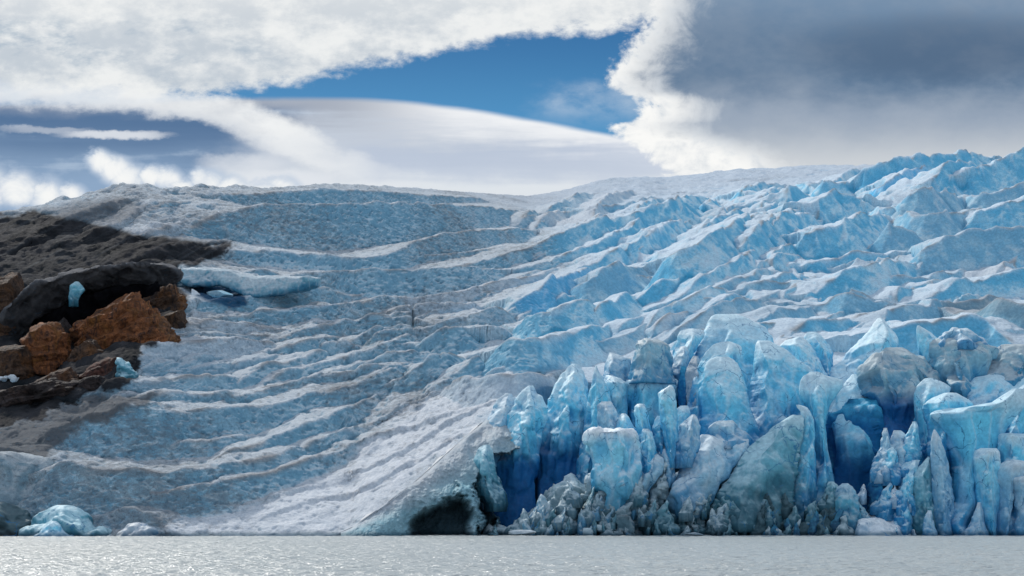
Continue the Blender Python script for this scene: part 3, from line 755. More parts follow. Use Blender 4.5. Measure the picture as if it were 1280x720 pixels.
loft('ice_spire','thin dark-tipped blue spire with a sharp point, left of the broad grey tower','ice spire',
     [(457,744.5,746),(462,743,748),(468,741,752),(480,739,757),(500,735,764),(520,731,768),(545,729,768),(560,727,766),(575,726,755),(592,726,748),(608,728,744),(622,731,741)],222,T=4,crest=.3,e=1.3,tone='blue',lean=.10,group=FRONT,taper=.4)
loft('ice_tower','flat-topped light blue block between the pointed spire and the broad grey tower','ice tower',
     [(469,757,764),(474,755,776),(480,753,784),(495,753,785),(520,755,784),(545,758,784),(560,760,784)],227,T=4,tone='cyan',group=FRONT,lean=.1,taper=.12)
loft('ice_block','pale upright block in front of the pointed spire','ice block',
     [(502,752,763),(506,746,767),(511,745,770),(522,747,774),(535,749,776),(550,752,776),(560,754,776)],214,T=2.4,tone='pale',group=FRONT,amp=1.6,fold=0.9)
loft('ice_tower','broad dusty grey tower with a square notched top and a dark seam across it','ice tower',
     [(425,797,809),(428,794,818),(430,792,834),(440,793,836),(455,791,839),(470,788,842),(480,786,845)],229,T=4.5,tone='dusty',crest=.3,e=2.6,lean=.25,taper=.12,group=FRONT,foot=.2,fold=.5,p=1.15,skirt=0,amp=1.4)
loft('ice_tower','blue lower stage of the broad grey tower below its dark seam','ice tower',
     [(474,787,844),(478,785,846),(500,784,848),(520,785,850),(535,790,850),(550,795,848),(570,800,846)],229.5,T=4,tone='blue',crest=.35,e=2.6,lean=.02,taper=.08,group=FRONT,fold=.5,p=1.15,skirt=0)
loft('ice_block','grey-topped pale block with an undercut lower edge left of the broad grey tower','ice block',
     [(441,762,766),(446,760,778),(449,759,788),(460,756,789),(470,755,788),(480,757,786),(490,765,784)],232,T=3.5,tone='pale',crest=.2,group=FRONT,lean=.3)
loft('ice_pillar','bright cyan square pillar standing clear, with a brown slanted tip','ice pillar',
     [(482,836,840),(487,829,843),(491,823,844),(500,823,845),(515,825,846),(530,827,847),(545,829,848),(560,832,847),(575,834,845)],210,T=2.2,crest=.25,e=1.3,tone='cyan',lean=0,group=FRONT,taper=.08)
loft('ice_pillar','small bright blue pillar with a cocked square head behind the flat-topped block','ice pillar',
     [(505,797,805),(508,793,806),(515,794,808),(525,796,811),(535,796,814),(548,795,817),(560,796,817)],212,T=1.8,crest=.3,e=1.3,tone='cyan',lean=0,group=FRONT,taper=.1)
loft('ice_spire','small pale cone of ice just behind the flat-topped block','ice spire',
     [(517,777,782),(521,775,786),(528,771,789),(537,769,793),(550,768,795)],213,T=2,tone='cyan',group=FRONT)
loft('ice_pillar','stubby knobbed cyan pillar at the right shoulder of the flat-topped block','ice pillar',
     [(536,804,811),(540,802,815),(550,801,818),(560,799,820),(572,798,820),(585,798,818)],209,T=1.7,tone='cyan',group=FRONT,amp=1.4)
loft('ice_pillar','low blue stump tucked left of the bright cyan pillar','ice pillar',
     [(520,822,829),(526,818,831),(540,815,832),(555,816,832),(568,820,832)],212,T=1.5,tone='blue',group=FRONT)
TONES['capped'] = ((.84,.88,.91), (.28,.72,.90), (.025,.34,.62), .03)
loft('ice_block','flat-topped cyan block with a snow-white cap, standing proud of the cliff','ice block',
     [(536.5,754,777),(538,744,788),(541,737,794),(546,734,797),(555,734,798),(563,735,799),(570,738,800),(580,741,801),(592,742,799),(604,745,796),(620,748,792),(645,752,788)],205.5,T=4.2,tone='capped',crest=0.58,e=1.8,lean=.02,taper=.03,group=FRONT,flute=1,foot=.5,fold=0.7,p=1.4,skirt=0,amp=1.3)
loft('ice_tower','tall dome-shaped blue beehive of ice with a blue slot in its face','ice tower',
     [(446,896,911),(449,889,917),(453,884,921),(465,879,926),(480,875,930),(500,873,935),(520,874,938),(540,879,940),(560,882,940),(580,884,940)],215,T=5.5,tone='blue',crest=.45,e=2.1,lean=.16,group=FRONT,amp=.8,taper=.4,fold=.5,p=1.15)
loft('ice_fin','curled blue crest arching behind the beehive dome','ice fin',
     [(427,901,913),(430,893,922),(434,888,926),(440,882,926),(448,877,924),(460,872,915),(480,867,905),(500,864,900),(525,866,896),(545,870,894)],222,T=4.5,tone='blue',crest=.6,lean=.2,group=FRONT,taper=.4)
loft('ice_tower','broad smooth pale blue slab with a flat crest behind the beehive dome','ice tower',
     [(393,895,920),(396,890,928),(402,887,942),(408,883,958),(420,876,964),(435,870,966),(450,866,966),(475,864,960),(500,866,950),(530,868,946)],236,T=6.5,tone='blue',crest=.35,e=2.2,lean=.3,group=FRONT,amp=.7,taper=.25,fold=.5,p=1.15)
loft('ice_tower','rounded blue knob left of the broad smooth slab','ice tower',
     [(411,858,876),(414,851,880),(420,847,880),(430,846,874),(442,842,868),(455,838,864),(475,836,862)],238,T=4,tone='cyan',lean=.3,group=FRONT)
loft('ice_block','low cracked pale block beneath the rounded blue knob','ice block',
     [(433,851,858),(440,846,861),(450,841,862),(460,838,858),(470,838,856)],234,T=3,tone='pale',group=FRONT)
loft('ice_fin','narrow shard with a vivid blue flank between the grey tower and the beehive','ice fin',
     [(445,867,873),(455,861,876),(465,857,877),(480,855,876),(495,855,874),(508,858,870),(525,860,868)],226,T=3.4,tone='grey',crest=.7,e=1.2,group=FRONT)
loft('ice_fin','saturated blue sliver leaning on the grey tower','ice fin',
     [(458,852,857),(468,849,862),(485,847,863),(500,848,860),(512,850,857),(530,850,856)],228,T=2.5,tone='deep',group=FRONT,e=1.2)
loft('ice_block','small blue knob between the cyan pillar and the beehive','ice block',
     [(507,850,860),(511,846,862),(520,845,863),(530,846,862),(545,846,862)],219,T=2,tone='cyan',group=FRONT)
loft('ice_tower','large blue wedge with a square brown corner, right of the beehive','ice tower',
     [(426,947,962),(430,945,969),(438,944,982),(445,944,990),(455,943,1006),(466,942,1021),(480,941,1018),(495,940,1010),(507,940,1004),(525,940,998),(545,940,990),(565,940,980)],221,T=6,tone='blue',crest=.12,e=2.4,lean=.22,group=FRONT,amp=.8,taper=.2,fold=.5,p=1.15)
loft('ice_tower','twin-humped blue block showing behind the large wedge','ice tower',
     [(421,997,1003),(426,981,1009),(433,973,1014),(442,978,1019),(455,990,1024),(475,1000,1026)],229,T=4.5,tone='cyan',lean=.3,group=FRONT,crest=.4)
loft('ice_tower','sharp-shouldered blue block left of the tall pyramid','ice tower',
     [(415,1009,1019),(420,1006,1027),(430,1004,1034),(442,1008,1041),(455,1016,1039),(468,1022,1034),(480,1024,1032)],233,T=4,tone='blue',lean=.3,group=FRONT)
loft('ice_spire','tall pale pyramid of ice with a stepped left shoulder, highest point of the front','ice spire',
     [(398,1098,1101),(403,1094,1106),(410,1089,1111),(420,1080,1119),(430,1070,1126),(440,1057,1132),(450,1050,1137),(460,1046,1142),(472,1034,1142),(485,1032,1138),(500,1036,1134)],228,T=6.5,tone='cyan',crest=.5,e=1.5,lean=.3,group=FRONT,taper=.5)
loft('ice_tower','dusty grey crest curving right below the tall pyramid','ice tower',
     [(434,1106,1128),(440,1098,1142),(448,1094,1154),(458,1098,1164),(468,1110,1171),(478,1130,1172),(490,1135,1166),(505,1138,1160)],222,T=4.5,tone='dusty',lean=.25,group=FRONT,crest=.6,amp=1.8)
loft('ice_tower','dust-greyed hump of ice in front of the dusty curved crest','ice tower',
     [(439,1102,1110),(443,1092,1124),(452,1082,1140),(461,1076,1150),(472,1078,1154),(484,1086,1150),(497,1094,1152),(515,1098,1148),(540,1100,1147),(565,1104,1143)],218,T=4.6,tone='dusty',lean=.3,group=FRONT,crest=0.3,amp=2.4,skirt=0,fold=0.85,foot=0.2,under=0.7)
loft('ice_spire','blue horn with a blunt curled head narrowing to a stalk above the blue hollow','ice spire',
     [(465,1013,1021),(469,1005,1033),(475,1001,1054),(484,999,1052),(494,1000,1045),(505,1005,1038),(518,1013,1034),(532,1017,1032),(555,1018,1032),(580,1018,1034),(610,1014,1038),(640,1008,1044)],212,T=4.4,tone='blue',crest=.4,e=1.6,lean=.18,group=FRONT,taper=.2)
loft('ice_tower','broad pale blue wedge like a tilted roof above the deep blue hollow','ice tower',
     [(468,1065,1070),(474,1060,1080),(482,1055,1093),(492,1047,1106),(503,1040,1116),(515,1032,1120),(528,1034,1121),(545,1040,1116),(565,1044,1110),(600,1042,1102),(640,1036,1096),(674,1030,1094)],215,T=6,tone='blue',crest=.35,e=1.5,lean=.42,group=FRONT,amp=.9,foot=.3,fold=.5,p=1.15,under=0.85,skirt=0)
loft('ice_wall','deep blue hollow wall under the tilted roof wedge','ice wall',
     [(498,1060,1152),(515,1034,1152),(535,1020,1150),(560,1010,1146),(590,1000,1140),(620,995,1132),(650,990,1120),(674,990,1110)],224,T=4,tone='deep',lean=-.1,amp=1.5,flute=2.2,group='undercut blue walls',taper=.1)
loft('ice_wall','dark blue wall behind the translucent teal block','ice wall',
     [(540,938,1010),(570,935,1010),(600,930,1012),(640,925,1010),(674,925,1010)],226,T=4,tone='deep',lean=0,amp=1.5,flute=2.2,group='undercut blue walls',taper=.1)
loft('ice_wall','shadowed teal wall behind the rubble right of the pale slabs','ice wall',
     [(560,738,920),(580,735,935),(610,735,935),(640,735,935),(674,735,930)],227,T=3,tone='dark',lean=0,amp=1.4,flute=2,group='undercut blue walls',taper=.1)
loft('ice_spire','small hooked blue spike left of the curled horn','ice spire',
     [(506,995,998),(509,996,1009),(514,1001,1013),(524,1003,1017),(540,1000,1019),(560,996,1019),(590,991,1019),(620,986,1018),(645,984,1018)],211,T=2.6,tone='blue',group=FRONT,crest=.5)
loft('ice_tower','translucent teal block with a frosted rising edge and dark foot','ice tower',
     [(519,991,1003),(524,983,1004),(532,971,1003),(541,957,1002),(552,945,1000),(565,931,998),(580,919,996),(593,909,994),(606,901,988),(620,904,982),(635,912,976),(655,915,972)],206.5,T=5,tone='teal',crest=.3,e=1.8,lean=.2,group=FRONT,taper=.5,jag=.03,fold=.5,p=1.15)
loft('ice_tower','leaning pale slab with a ragged left edge and shadowed underside','ice tower',
     [(543,876,902),(548,872,936),(556,867,935),(566,863,932),(578,853,925),(590,848,913),(600,839,905),(608,836,892),(618,840,880),(630,848,872),(638,852,866)],207.5,T=4.5,tone='pale',crest=.3,e=1.8,lean=.25,group=FRONT,amp=1.4,jag=.03,fold=.5,p=1.15)
loft('ice_boulder','grey ice boulder lodged at the foot of the beehive dome','ice boulder',
     [(526,899,915),(529,893,921),(535,888,926),(543,886,936),(552,885,938)],213.2,T=1.6,tone='pale',group=FRONT,amp=1.4,skirt=0)
loft('ice_block','slanted pale slab between the cyan pillar and the leaning pale slab','ice block',
     [(518,864,869),(524,858,872),(532,851,875),(545,847,875),(556,843,872),(566,848,866),(575,850,862)],209,T=2.4,tone='pale',group=FRONT,amp=1.4,fold=0.9)
loft('ice_block','pale knuckled slab right of the flat-topped block','ice block',
     [(567,805,822),(572,802,828),(582,799,829),(592,793,826),(604,787,818),(614,783,808),(625,782,800),(640,780,798)],207,T=3,tone='pale',group=FRONT,amp=1.6,jag=.04)
loft('ice_block','darker jagged slab rising beside the pale knuckled slab','ice block',
     [(558,830,842),(565,826,845),(580,822,843),(596,818,840),(610,811,836),(624,806,832),(640,801,826),(655,798,820),(672,796,818)],208,T=3,tone='rubble',group=FRONT,amp=1.7,jag=.04,mat=M_RUB)
loft('ice_fin','small knobbly fin between the two jagged slabs','ice fin',
     [(561,826,836),(568,823,840),(580,825,842),(590,830,842),(600,832,840)],210,T=1.8,tone='pale',group=FRONT,amp=1.4)

# ---- right-hand curtain
loft('ice_tower','dirty-shouldered blue column at the left end of the fluted curtain','ice tower',
     [(473,1157,1165),(477,1152,1178),(484,1147,1190),(492,1144,1188),(505,1143,1178),(525,1145,1170),(545,1147,1167),(565,1149,1166),(585,1150,1165),(610,1150,1164)],214,T=4,tone='blue',crest=.25,e=1.4,lean=.12,group=FRONT,taper=.15)
loft('ice_fin','blue fin with an upper lip just under the dirty-shouldered column','ice fin',
     [(491,1180,1195),(497,1166,1208),(505,1153,1216),(512,1152,1218),(522,1155,1215),(535,1160,1205),(550,1165,1200),(570,1168,1195)],211,T=4.2,tone='blue',crest=.2,e=1.5,lean=.1,group=FRONT,taper=.15)
loft('ice_tower','large overhanging blue prow with a pale beak and narrow white stalk','ice tower',
     [(486,1266,1280),(494,1254,1282),(503,1238,1282),(511,1208,1280),(514,1166,1278),(518,1161,1274),(524,1163,1268),(533,1172,1262),(545,1180,1254),(560,1186,1248),(580,1190,1242),(605,1193,1236),(630,1192,1230),(645,1186,1226),(658,1181,1222),(674,1180,1220)],207.5,T=5,tone='blue',crest=lambda f: .22+.10*f,e=1.35,lean=-.06,group=FRONT,amp=.7,taper=.2,twist=-.1)
loft('ice_fin','pale streaked blade standing under the beak of the overhanging prow','ice fin',
     [(537,1167,1169),(545,1165,1174),(560,1164,1180),(580,1164,1186),(605,1165,1190),(630,1167,1190),(655,1170,1186),(674,1172,1184)],206.5,T=2.4,tone='pale',crest=.35,e=1.3,lean=.03,group=FRONT,flute=2,taper=.5)
loft('ice_fin','shadowed teal buttress left of the pale streaked blade','ice fin',
     [(571,1160,1164),(578,1154,1165),(588,1146,1165),(596,1139,1165),(615,1138,1166),(640,1141,1167),(674,1141,1168)],206,T=3,tone='teal',crest=.4,group=FRONT,lean=.1,taper=.4)
loft('ice_pillar','smooth round-headed blue pillar in the fluted curtain','ice pillar',
     [(560,1226,1246),(563,1220,1248),(570,1217,1249),(580,1217,1250),(600,1219,1250),(625,1221,1249),(650,1225,1247),(674,1231,1245)],205.5,T=3,tone='cyan',crest=.3,e=2,lean=.0,group=FRONT,taper=.05,amp=.7)
loft('ice_tower','square-shouldered blue column at the right edge above the brown-headed pillar','ice tower',
     [(542,1250,1290),(546,1246,1300),(560,1246,1302),(580,1247,1302),(600,1252,1302),(625,1256,1302)],208,T=3.5,tone='blue',crest=.2,e=1.5,lean=.05,group=FRONT,taper=.06)
loft('ice_pillar','brown-headed leaning pillar in front of the square-shouldered column','ice pillar',
     [(575,1259,1274),(579,1249,1288),(586,1243,1290),(600,1243,1282),(615,1246,1276),(635,1247,1270),(655,1245,1266),(674,1243,1264)],205.5,T=3,tone='pale',crest=.3,e=1.4,lean=0,group=FRONT,taper=.08)
loft('ice_pillar','pale folded pillar at the lower right corner','ice pillar',
     [(594,1264,1300),(599,1258,1302),(608,1260,1302),(620,1264,1302),(645,1264,1302),(660,1260,1302),(674,1259,1302)],204.5,T=3,tone='pale',crest=.3,e=1.3,lean=0,group=FRONT,taper=.08,flute=2)
loft('ice_fin','low pale stalk at the waterline under the overhanging prow','ice fin',
     [(628,1222,1226),(640,1218,1229),(655,1213,1231),(674,1209,1233)],204.5,T=1.6,tone='pale',crest=.4,e=1.3,group=FRONT,lean=.1,taper=.6)
loft('ice_tower','pale rounded rib at the right edge above the prow','ice tower',
     [(480,1279,1300),(486,1272,1306),(496,1263,1308),(510,1258,1308),(530,1255,1308),(555,1250,1306),(580,1247,1300)],211,T=4,tone='blue',crest=.12,e=1.6,lean=.1,group=FRONT,taper=.3)
loft('ice_tower','low dirty-crested blue mound between the prow and the stained boulder','ice tower',
     [(468,1236,1258),(472,1222,1276),(479,1204,1292),(486,1194,1300),(494,1190,1296),(504,1194,1270),(514,1198,1250)],219,T=5,tone='blue',crest=.35,e=2,lean=.35,group=FRONT,taper=.3)
loft('ice_tower','soot-stained grey dome right of the clean cyan shard','ice tower',
     [(419,1180,1200),(423,1172,1214),(430,1164,1232),(437,1164,1248),(448,1168,1246),(458,1166,1236),(470,1173,1230),(480,1177,1222),(492,1180,1216)],221,T=5,tone='dusty',crest=.3,e=1.0,lean=.3,group=FRONT,taper=.3,skirt=0,amp=2.0)
loft('ice_boulder','white knobbed lump perched on top of the soot-stained dome','ice boulder',
     [(409,1190,1198),(413,1186,1210),(418,1180,1214),(424,1178,1222),(430,1182,1224)],225,T=3,tone='pale',group=FRONT,amp=2.2,lean=.3)
loft('ice_fin','clean cyan shard standing alone left of the soot-stained dome','ice fin',
     [(407,1146.5,1149),(411,1146,1156),(418,1146,1166),(424,1146,1172),(434,1148,1169),(446,1152,1167),(460,1160,1172),(474,1168,1178),(486,1172,1180)],226,T=3.2,crest=.7,e=1.2,tone='cyan',group=FRONT,lean=.15,taper=.5)
loft('ice_block','dirty ledge of ice at the right edge beside the soot-stained dome','ice block',
     [(431,1252,1290),(436,1246,1300),(446,1238,1305),(456,1234,1305),(468,1230,1300),(480,1232,1290)],224,T=4,tone='dusty',group=FRONT,lean=.4,amp=1.8)

# the front goes on past the right edge of the picture
for i in range(14):
    x0 = 1308+i*19+CH0.uniform(-6, 6); yt = CH0.uniform(455, 540) if i % 2 else CH0.uniform(540, 600); w = CH0.uniform(12, 30)
    loft('ice_tower','fluted blue ice tower out past the right edge of the curtain','ice tower',
         [(yt, x0-w*.3, x0+w*.3),(yt+6, x0-w*.7, x0+w*.8),(yt+25, x0-w, x0+w*.9),(yt+CH0.uniform(40, 80), x0-w*CH0.uniform(.6, 1), x0+w*CH0.uniform(.8, 1.3)),(674, x0-w*1.1, x0+w)], CH0.uniform(206, 211) if i % 2 == 0 else CH0.uniform(213, 222),
         T=CH0.uniform(3, 5), tone=['blue','cyan','pale','blue'][i % 4], crest=CH0.uniform(.2, .6), e=1.4, group='ice towers past the right edge', lean=.1, taper=.2)
# ---- shattered ice between the hollow and the curtain
SH = 'shattered shards by the blue hollow'
loft('ice_shard','ragged teal shard under the grimy hump, right of the blue hollow','ice shard',[(527,1141,1145),(535,1138,1148),(548,1132,1149),(562,1127,1150),(575,1132,1149),(590,1138,1148)],211,T=1.8,tone='blue',group=SH,jag=.1,amp=1.8)
loft('ice_shard','dark blue upright slab at the right end of the blue hollow','ice shard',[(572,1099,1108),(577,1093,1111),(590,1088,1112),(612,1086,1112),(635,1087,1110),(655,1088,1108)],210,T=2.4,tone='deep',group=SH,taper=.15)
loft('ice_shard','crumbling pale spur above the dark upright slab','ice shard',[(535,1105,1109),(545,1103,1112),(560,1101,1114),(572,1096,1116),(585,1096,1116)],212,T=1.8,tone='pale',group=SH,jag=.1,amp=1.2)
loft('ice_shard','broken pale teal mass between the dark slab and the fluted curtain','ice shard',[(538,1118,1126),(548,1112,1136),(562,1107,1140),(576,1111,1140),(590,1115,1138),(606,1118,1136),(622,1114,1134),(640,1108,1130)],210.5,T=2.6,tone='pale',group=SH,jag=.08,amp=1.6)
loft('ice_shard','clear blue leaning shard at the left foot of the fluted curtain','ice shard',[(575,1140,1150),(588,1134,1146),(605,1128,1142),(622,1122,1140),(645,1118,1140),(672,1117,1142)],207,T=2.4,tone='blue',group=SH,jag=.05,amp=1.5)
loft('ice_shard','pale low wedge at the waterline by the teal buttress','ice shard',[(638,1160,1164),(648,1155,1166),(660,1154,1168),(673,1156,1170)],205,T=1.2,tone='pale',group=SH)
loft('ice_shard','translucent turquoise block with frosted top at the foot of the blue hollow','ice shard',[(604,1052,1060),(609,1043,1066),(618,1036,1072),(632,1033,1076),(650,1036,1078),(673,1042,1078)],206.5,T=3,tone='blue',group=SH,jag=.05,amp=1.8)
loft('ice_shard','small frosted fin left of the translucent turquoise block','ice shard',[(602,1036,1042),(608,1034,1048),(618,1030,1048),(632,1026,1046)],209,T=1.6,tone='teal',group=SH,amp=1.6)
loft('snow_bank','white bank of crushed ice at the waterline below the blue hollow','snow bank',[(640,1086,1092),(648,1076,1112),(654,1068,1126),(662,1060,1138),(668,1056,1140),(674,1054,1141)],205,T=3,tone='white',amp=2.2,lean=.8,jag=.04)

# ---- rubble heap and blocks
loft('rubble_heap','pointed grey heap of crushed ice left of the flat-topped block','ice heap',
     [(591,712,715),(597,707,720),(605,702,728),(615,693,738),(627,680,748),(640,669,756),(652,661,760),(662,648,764),(668,638,766),(674,634,766)],206.5,T=6,tone='rubble',crest=.5,e=1.3,lean=.6,amp=2.6,jag=.035,mat=M_RUB,taper=.6)
loft('rubble_heap','fluted grey apron of crushed ice below the flat-topped block','ice heap',
     [(592,738,746),(600,735,762),(607,734,785),(615,735,796),(630,738,802),(648,742,805),(674,744,806)],203.8,T=4.5,tone='rubble',lean=.3,amp=2.8,jag=0.07,flute=3,mat=M_RUB)
loft('rubble_heap','dark toothed buttress of ice below the leaning pale slab','ice heap',
     [(606,870,884),(614,862,890),(628,856,886),(642,850,880),(656,846,876),(674,844,878)],206,T=3,tone='rubble',lean=.2,amp=2,jag=.06,mat=M_RUB)
loft('rubble_heap','shadowed grey buttress left of the translucent teal block','ice heap',
     [(612,902,914),(620,897,926),(634,890,932),(648,882,930),(662,876,926),(674,874,926)],206,T=3,tone='teal',lean=.25,amp=2,jag=.05,mat=M_RUB)
loft('rubble_heap','dark rubble bank under the translucent teal block','ice heap',
     [(622,930,985),(634,925,1010),(648,922,1030),(662,920,1044),(674,918,1050)],208,T=3,tone='dark',lean=.4,amp=2.4,jag=.03,mat=M_RUB)

def chunk(name, label, cat, px, py, D, size, tone, group=None, squash=(1, .9, .8), mat=None, seed=0, sub=4):
    """one angular lump: a ball cut by random planes, then weathered"""
    r_ = np.random.RandomState(seed+11)
    bm = bmesh.new(); bmesh.ops.create_icosphere(bm, subdivisions=sub, radius=1)
    V = np.array([v.co[:] for v in bm.verts])
    for i in range(11):
        n = r_.normal(size=3); n /= np.linalg.norm(n); d = r_.uniform(.42, .8)
        s = V@n; over = np.clip(s-d, 0, None); V -= over[:, None]*n*1.0
    V += (V/np.linalg.norm(V, axis=1)[:, None])*(.045*fbm(V[:, 0]*2.6+seed, V[:, 1]*2.2, V[:, 2]*2.2, 4, .6))[:, None]
    rot = r_.uniform(0, 6.28); c, s = math.cos(rot), math.sin(rot)
    V = V@np.array([[c, -s, 0], [s, c, 0], [0, 0, 1.]])
    V *= np.array(squash)*size
    x, y, z = wpt(px, py, D)
    N = V/np.linalg.norm(V, axis=1)[:, None]
    top, fc_, hol, dirt = TONES[tone]
    nb = fbm(V[:, 0]/size*1.5+seed, V[:, 1]/size*1.5, V[:, 2]/size*1.5, 3)
    f = np.clip(.5-.6*N[:, 2]+.6*nb, 0, 1)
    col = lerp(top, fc_, f); col = col+(np.array(hol)-col)*(sstep(0., -.9, N[:, 2])*.6)[:, None]  # undersides pulled to the shade-darkened hollow colour
    me = bpy.data.meshes.new(name)
    for v, p in zip(bm.verts, V): v.co = p
    for fce in bm.faces: fce.smooth = False
    bm.to_mesh(me); bm.free()
    a = me.attributes.new('tint', 'FLOAT_COLOR', 'POINT'); c4 = np.ones((len(V), 4), np.float32); c4[:, :3] = col; c4[:, 3] = dirt
    a.data.foreach_set('color', c4.ravel()); me.materials.append(mat or M_RUB)
    o = bpy.data.objects.new(name, me); o.location = (x, y, z); COL.objects.link(o)
    return tag(o, label, cat, group)

CH = np.random.RandomState(21)
def scatter(n, x0, x1, ytop, ybot, D, tone, smin, smax, label, group, name='ice_block', cat='ice block'):
    for i in range(n):
        px = CH.uniform(x0, x1)
        ft = np.interp(px, *ytop) if isinstance(ytop, tuple) else ytop
        py = ft+(ybot-ft)*CH.uniform(0, 1)**.7
        f = (py-ft)/(ybot-ft+1e-6)
        s = CH.uniform(smin, smax)*(1-.25*f)
        tn = tone[CH.randint(len(tone))]
        chunk(name, label, cat, px, py, D[0]+(D[1]-D[0])*(1-f)+CH.uniform(-.4, .4), s, tn, group, (CH.uniform(.8, 1.5), CH.uniform(.7, 1.1), CH.uniform(.5, 1.2)), None, CH.randint(9999), 3)
scatter(6, 655, 762, ([655,680,713,740,762],[660,634,602,625,632]), 666, (204.6, 212), ['rubble','dark'], .6, 1.4, 'lump of crushed grey ice in the pointed heap left of the flat-topped block', 'lumps in the pointed rubble heap')
def shards(n, x0, x1, ytop, ybase, D, tones, hmin, hmax, label, group):
    for i in range(n):
        px = CH.uniform(x0, x1); yt = np.interp(px, *ytop); u = CH.uniform(0, 1)
        yb = yt+(ybase-yt)*(1-u**1.6)+CH.uniform(0, 6)
        yb = min(yb, 673); h = CH.uniform(hmin, hmax)*(.7+.5*u); w = h*CH.uniform(.35, .95); ln = CH.uniform(-.35, .5)*h
        rows = []
        for f in (0, .12, .3, .5, .75, 1.):
            ww = w*(f**CH.uniform(.5, .9))*.5+.4; cx = px+ln*(1-f)+CH.uniform(-.08, .08)*w
            rows.append((yb-h*(1-f), cx-ww*CH.uniform(.7, 1.2), cx+ww*CH.uniform(.7, 1.2)))
        loft('ice_shard', label, 'ice shard', rows, D[0]+(D[1]-D[0])*u+CH.uniform(-.3, .3), T=CH.uniform(.7, 1.8), tone=tones[CH.randint(len(tones))], group=group,
             crest=CH.uniform(.25, .75), e=1.2, lean=CH.uniform(0, .5), amp=1.7, jag=.05, taper=.5)
shards(44, 652, 765, ([652,680,713,740,765],[664,640,606,626,634]), 672, (203.6, 206.2), ['rubble','rubble','pale','teal'], 9, 26, 'splinter of crushed ice in the pointed heap left of the flat-topped block', 'splinters in the pointed rubble heap')
shards(24, 750, 860, ([750,800,860],[630,612,612]), 672, (202.9, 206.5), ['rubble','teal','rubble','dark'], 12, 34, 'grey splinter standing in the rubble apron right of the flat-topped block', 'splinters in the rubble apron')
shards(26, 850, 965, ([850,900,965],[640,628,625]), 673, (204.3, 208), ['rubble','teal','dark','teal'], 10, 30, 'splinter of dark ice at the waterline below the leaning slab and the teal block', 'splinters below the slabs')
shards(30, 940, 1060, ([940,1000,1060],[615,618,632]), 673, (204.5, 209.5), ['dark','teal','dark','rubble','deep'], 10, 32, 'dark splinter in the rubble bank at the foot of the blue hollow', 'splinters in the dark rubble bank')
shards(22, 1072, 1146, ([1072,1100,1146],[620,590,560]), 670, (205.5, 211), ['pale','blue','white','blue'], 9, 34, 'pale splinter among the shattered ice between the blue hollow and the fluted curtain', 'splinters by the fluted curtain')
chunk('ice_floe','low white raft of crushed ice at the left foot of the pointed rubble heap','ice floe',652,667,203.5,1.0,'white',None,(2.6,1.4,.55),None,5)
chunk('ice_floe','small white lump in the water below the leaning pale slab','ice floe',868,668,203.5,.8,'white',None,(2.0,1.2,.55),None,8)

# ---- the bottom left corner
loft('ice_arch','turquoise melting ice mound at the water, lower left','ice mound',
     [(632,72,92),(636,60,102),(642,48,110),(650,41,116),(660,36,120),(674,32,125)],196,T=4,tone='teal',crest=.55,e=1.8,amp=2.2,taper=.6,lean=.35,fold=0.9)
loft('ice_block','pale blue wedge in front of the turquoise melting mound','ice block',[(651,64,70),(657,58,76),(666,50,82),(674,46,84)],194.5,T=1.6,tone='blue',amp=1.3,lean=.3)
loft('ice_mound','dark teal hollowed ice at the lower left corner of the shore','ice mound',[(627,-40,6),(632,-40,22),(642,-40,33),(655,-40,37),(674,-40,30)],196.5,T=4,tone='dark',amp=1.5,lean=.3)
loft('ice_mound','low grey ice hump right of the turquoise melting mound','ice mound',[(654,168,180),(659,158,190),(666,148,196),(674,140,198)],196.5,T=2,tone='grey',amp=1.3,lean=.8)

# ---- low broken ice wall at the left shore
def depth_at(px, py, lift=0.):
    Dg = np.linspace(170, 1200, 3000); zz = z_base(np.full_like(Dg, float(px)), Dg)+lift; ray = CAMH+(HOR-py)/F*Dg
    return float(Dg[np.argmax(zz >= ray)])
loft('ice_block','grey-blue ice block with a flat top at the left edge, above the shore','ice block',
     [(564,-60,12),(567,-60,30),(571,-60,48),(576,-60,57),(590,-60,59),(612,-60,60),(634,-60,61)],depth_at(20,634)-2,T=3.2,tone='shore',crest=.7,e=2,fold=.35,lean=.25,taper=.05,skirt=0,mat=M_GLAC,amp=1.2)
loft('ice_block','grey-blue ice wall right of the narrow vertical slot, above the shore','ice block',
     [(579,86,102),(583,76,122),(588,69,142),(593,65,168),(603,63.5,178),(620,63,184),(634,63,186)],depth_at(110,634)-2,T=3.2,tone='shore',crest=.3,e=2,fold=.35,lean=.3,taper=.05,skirt=0,mat=M_GLAC,amp=1.2)
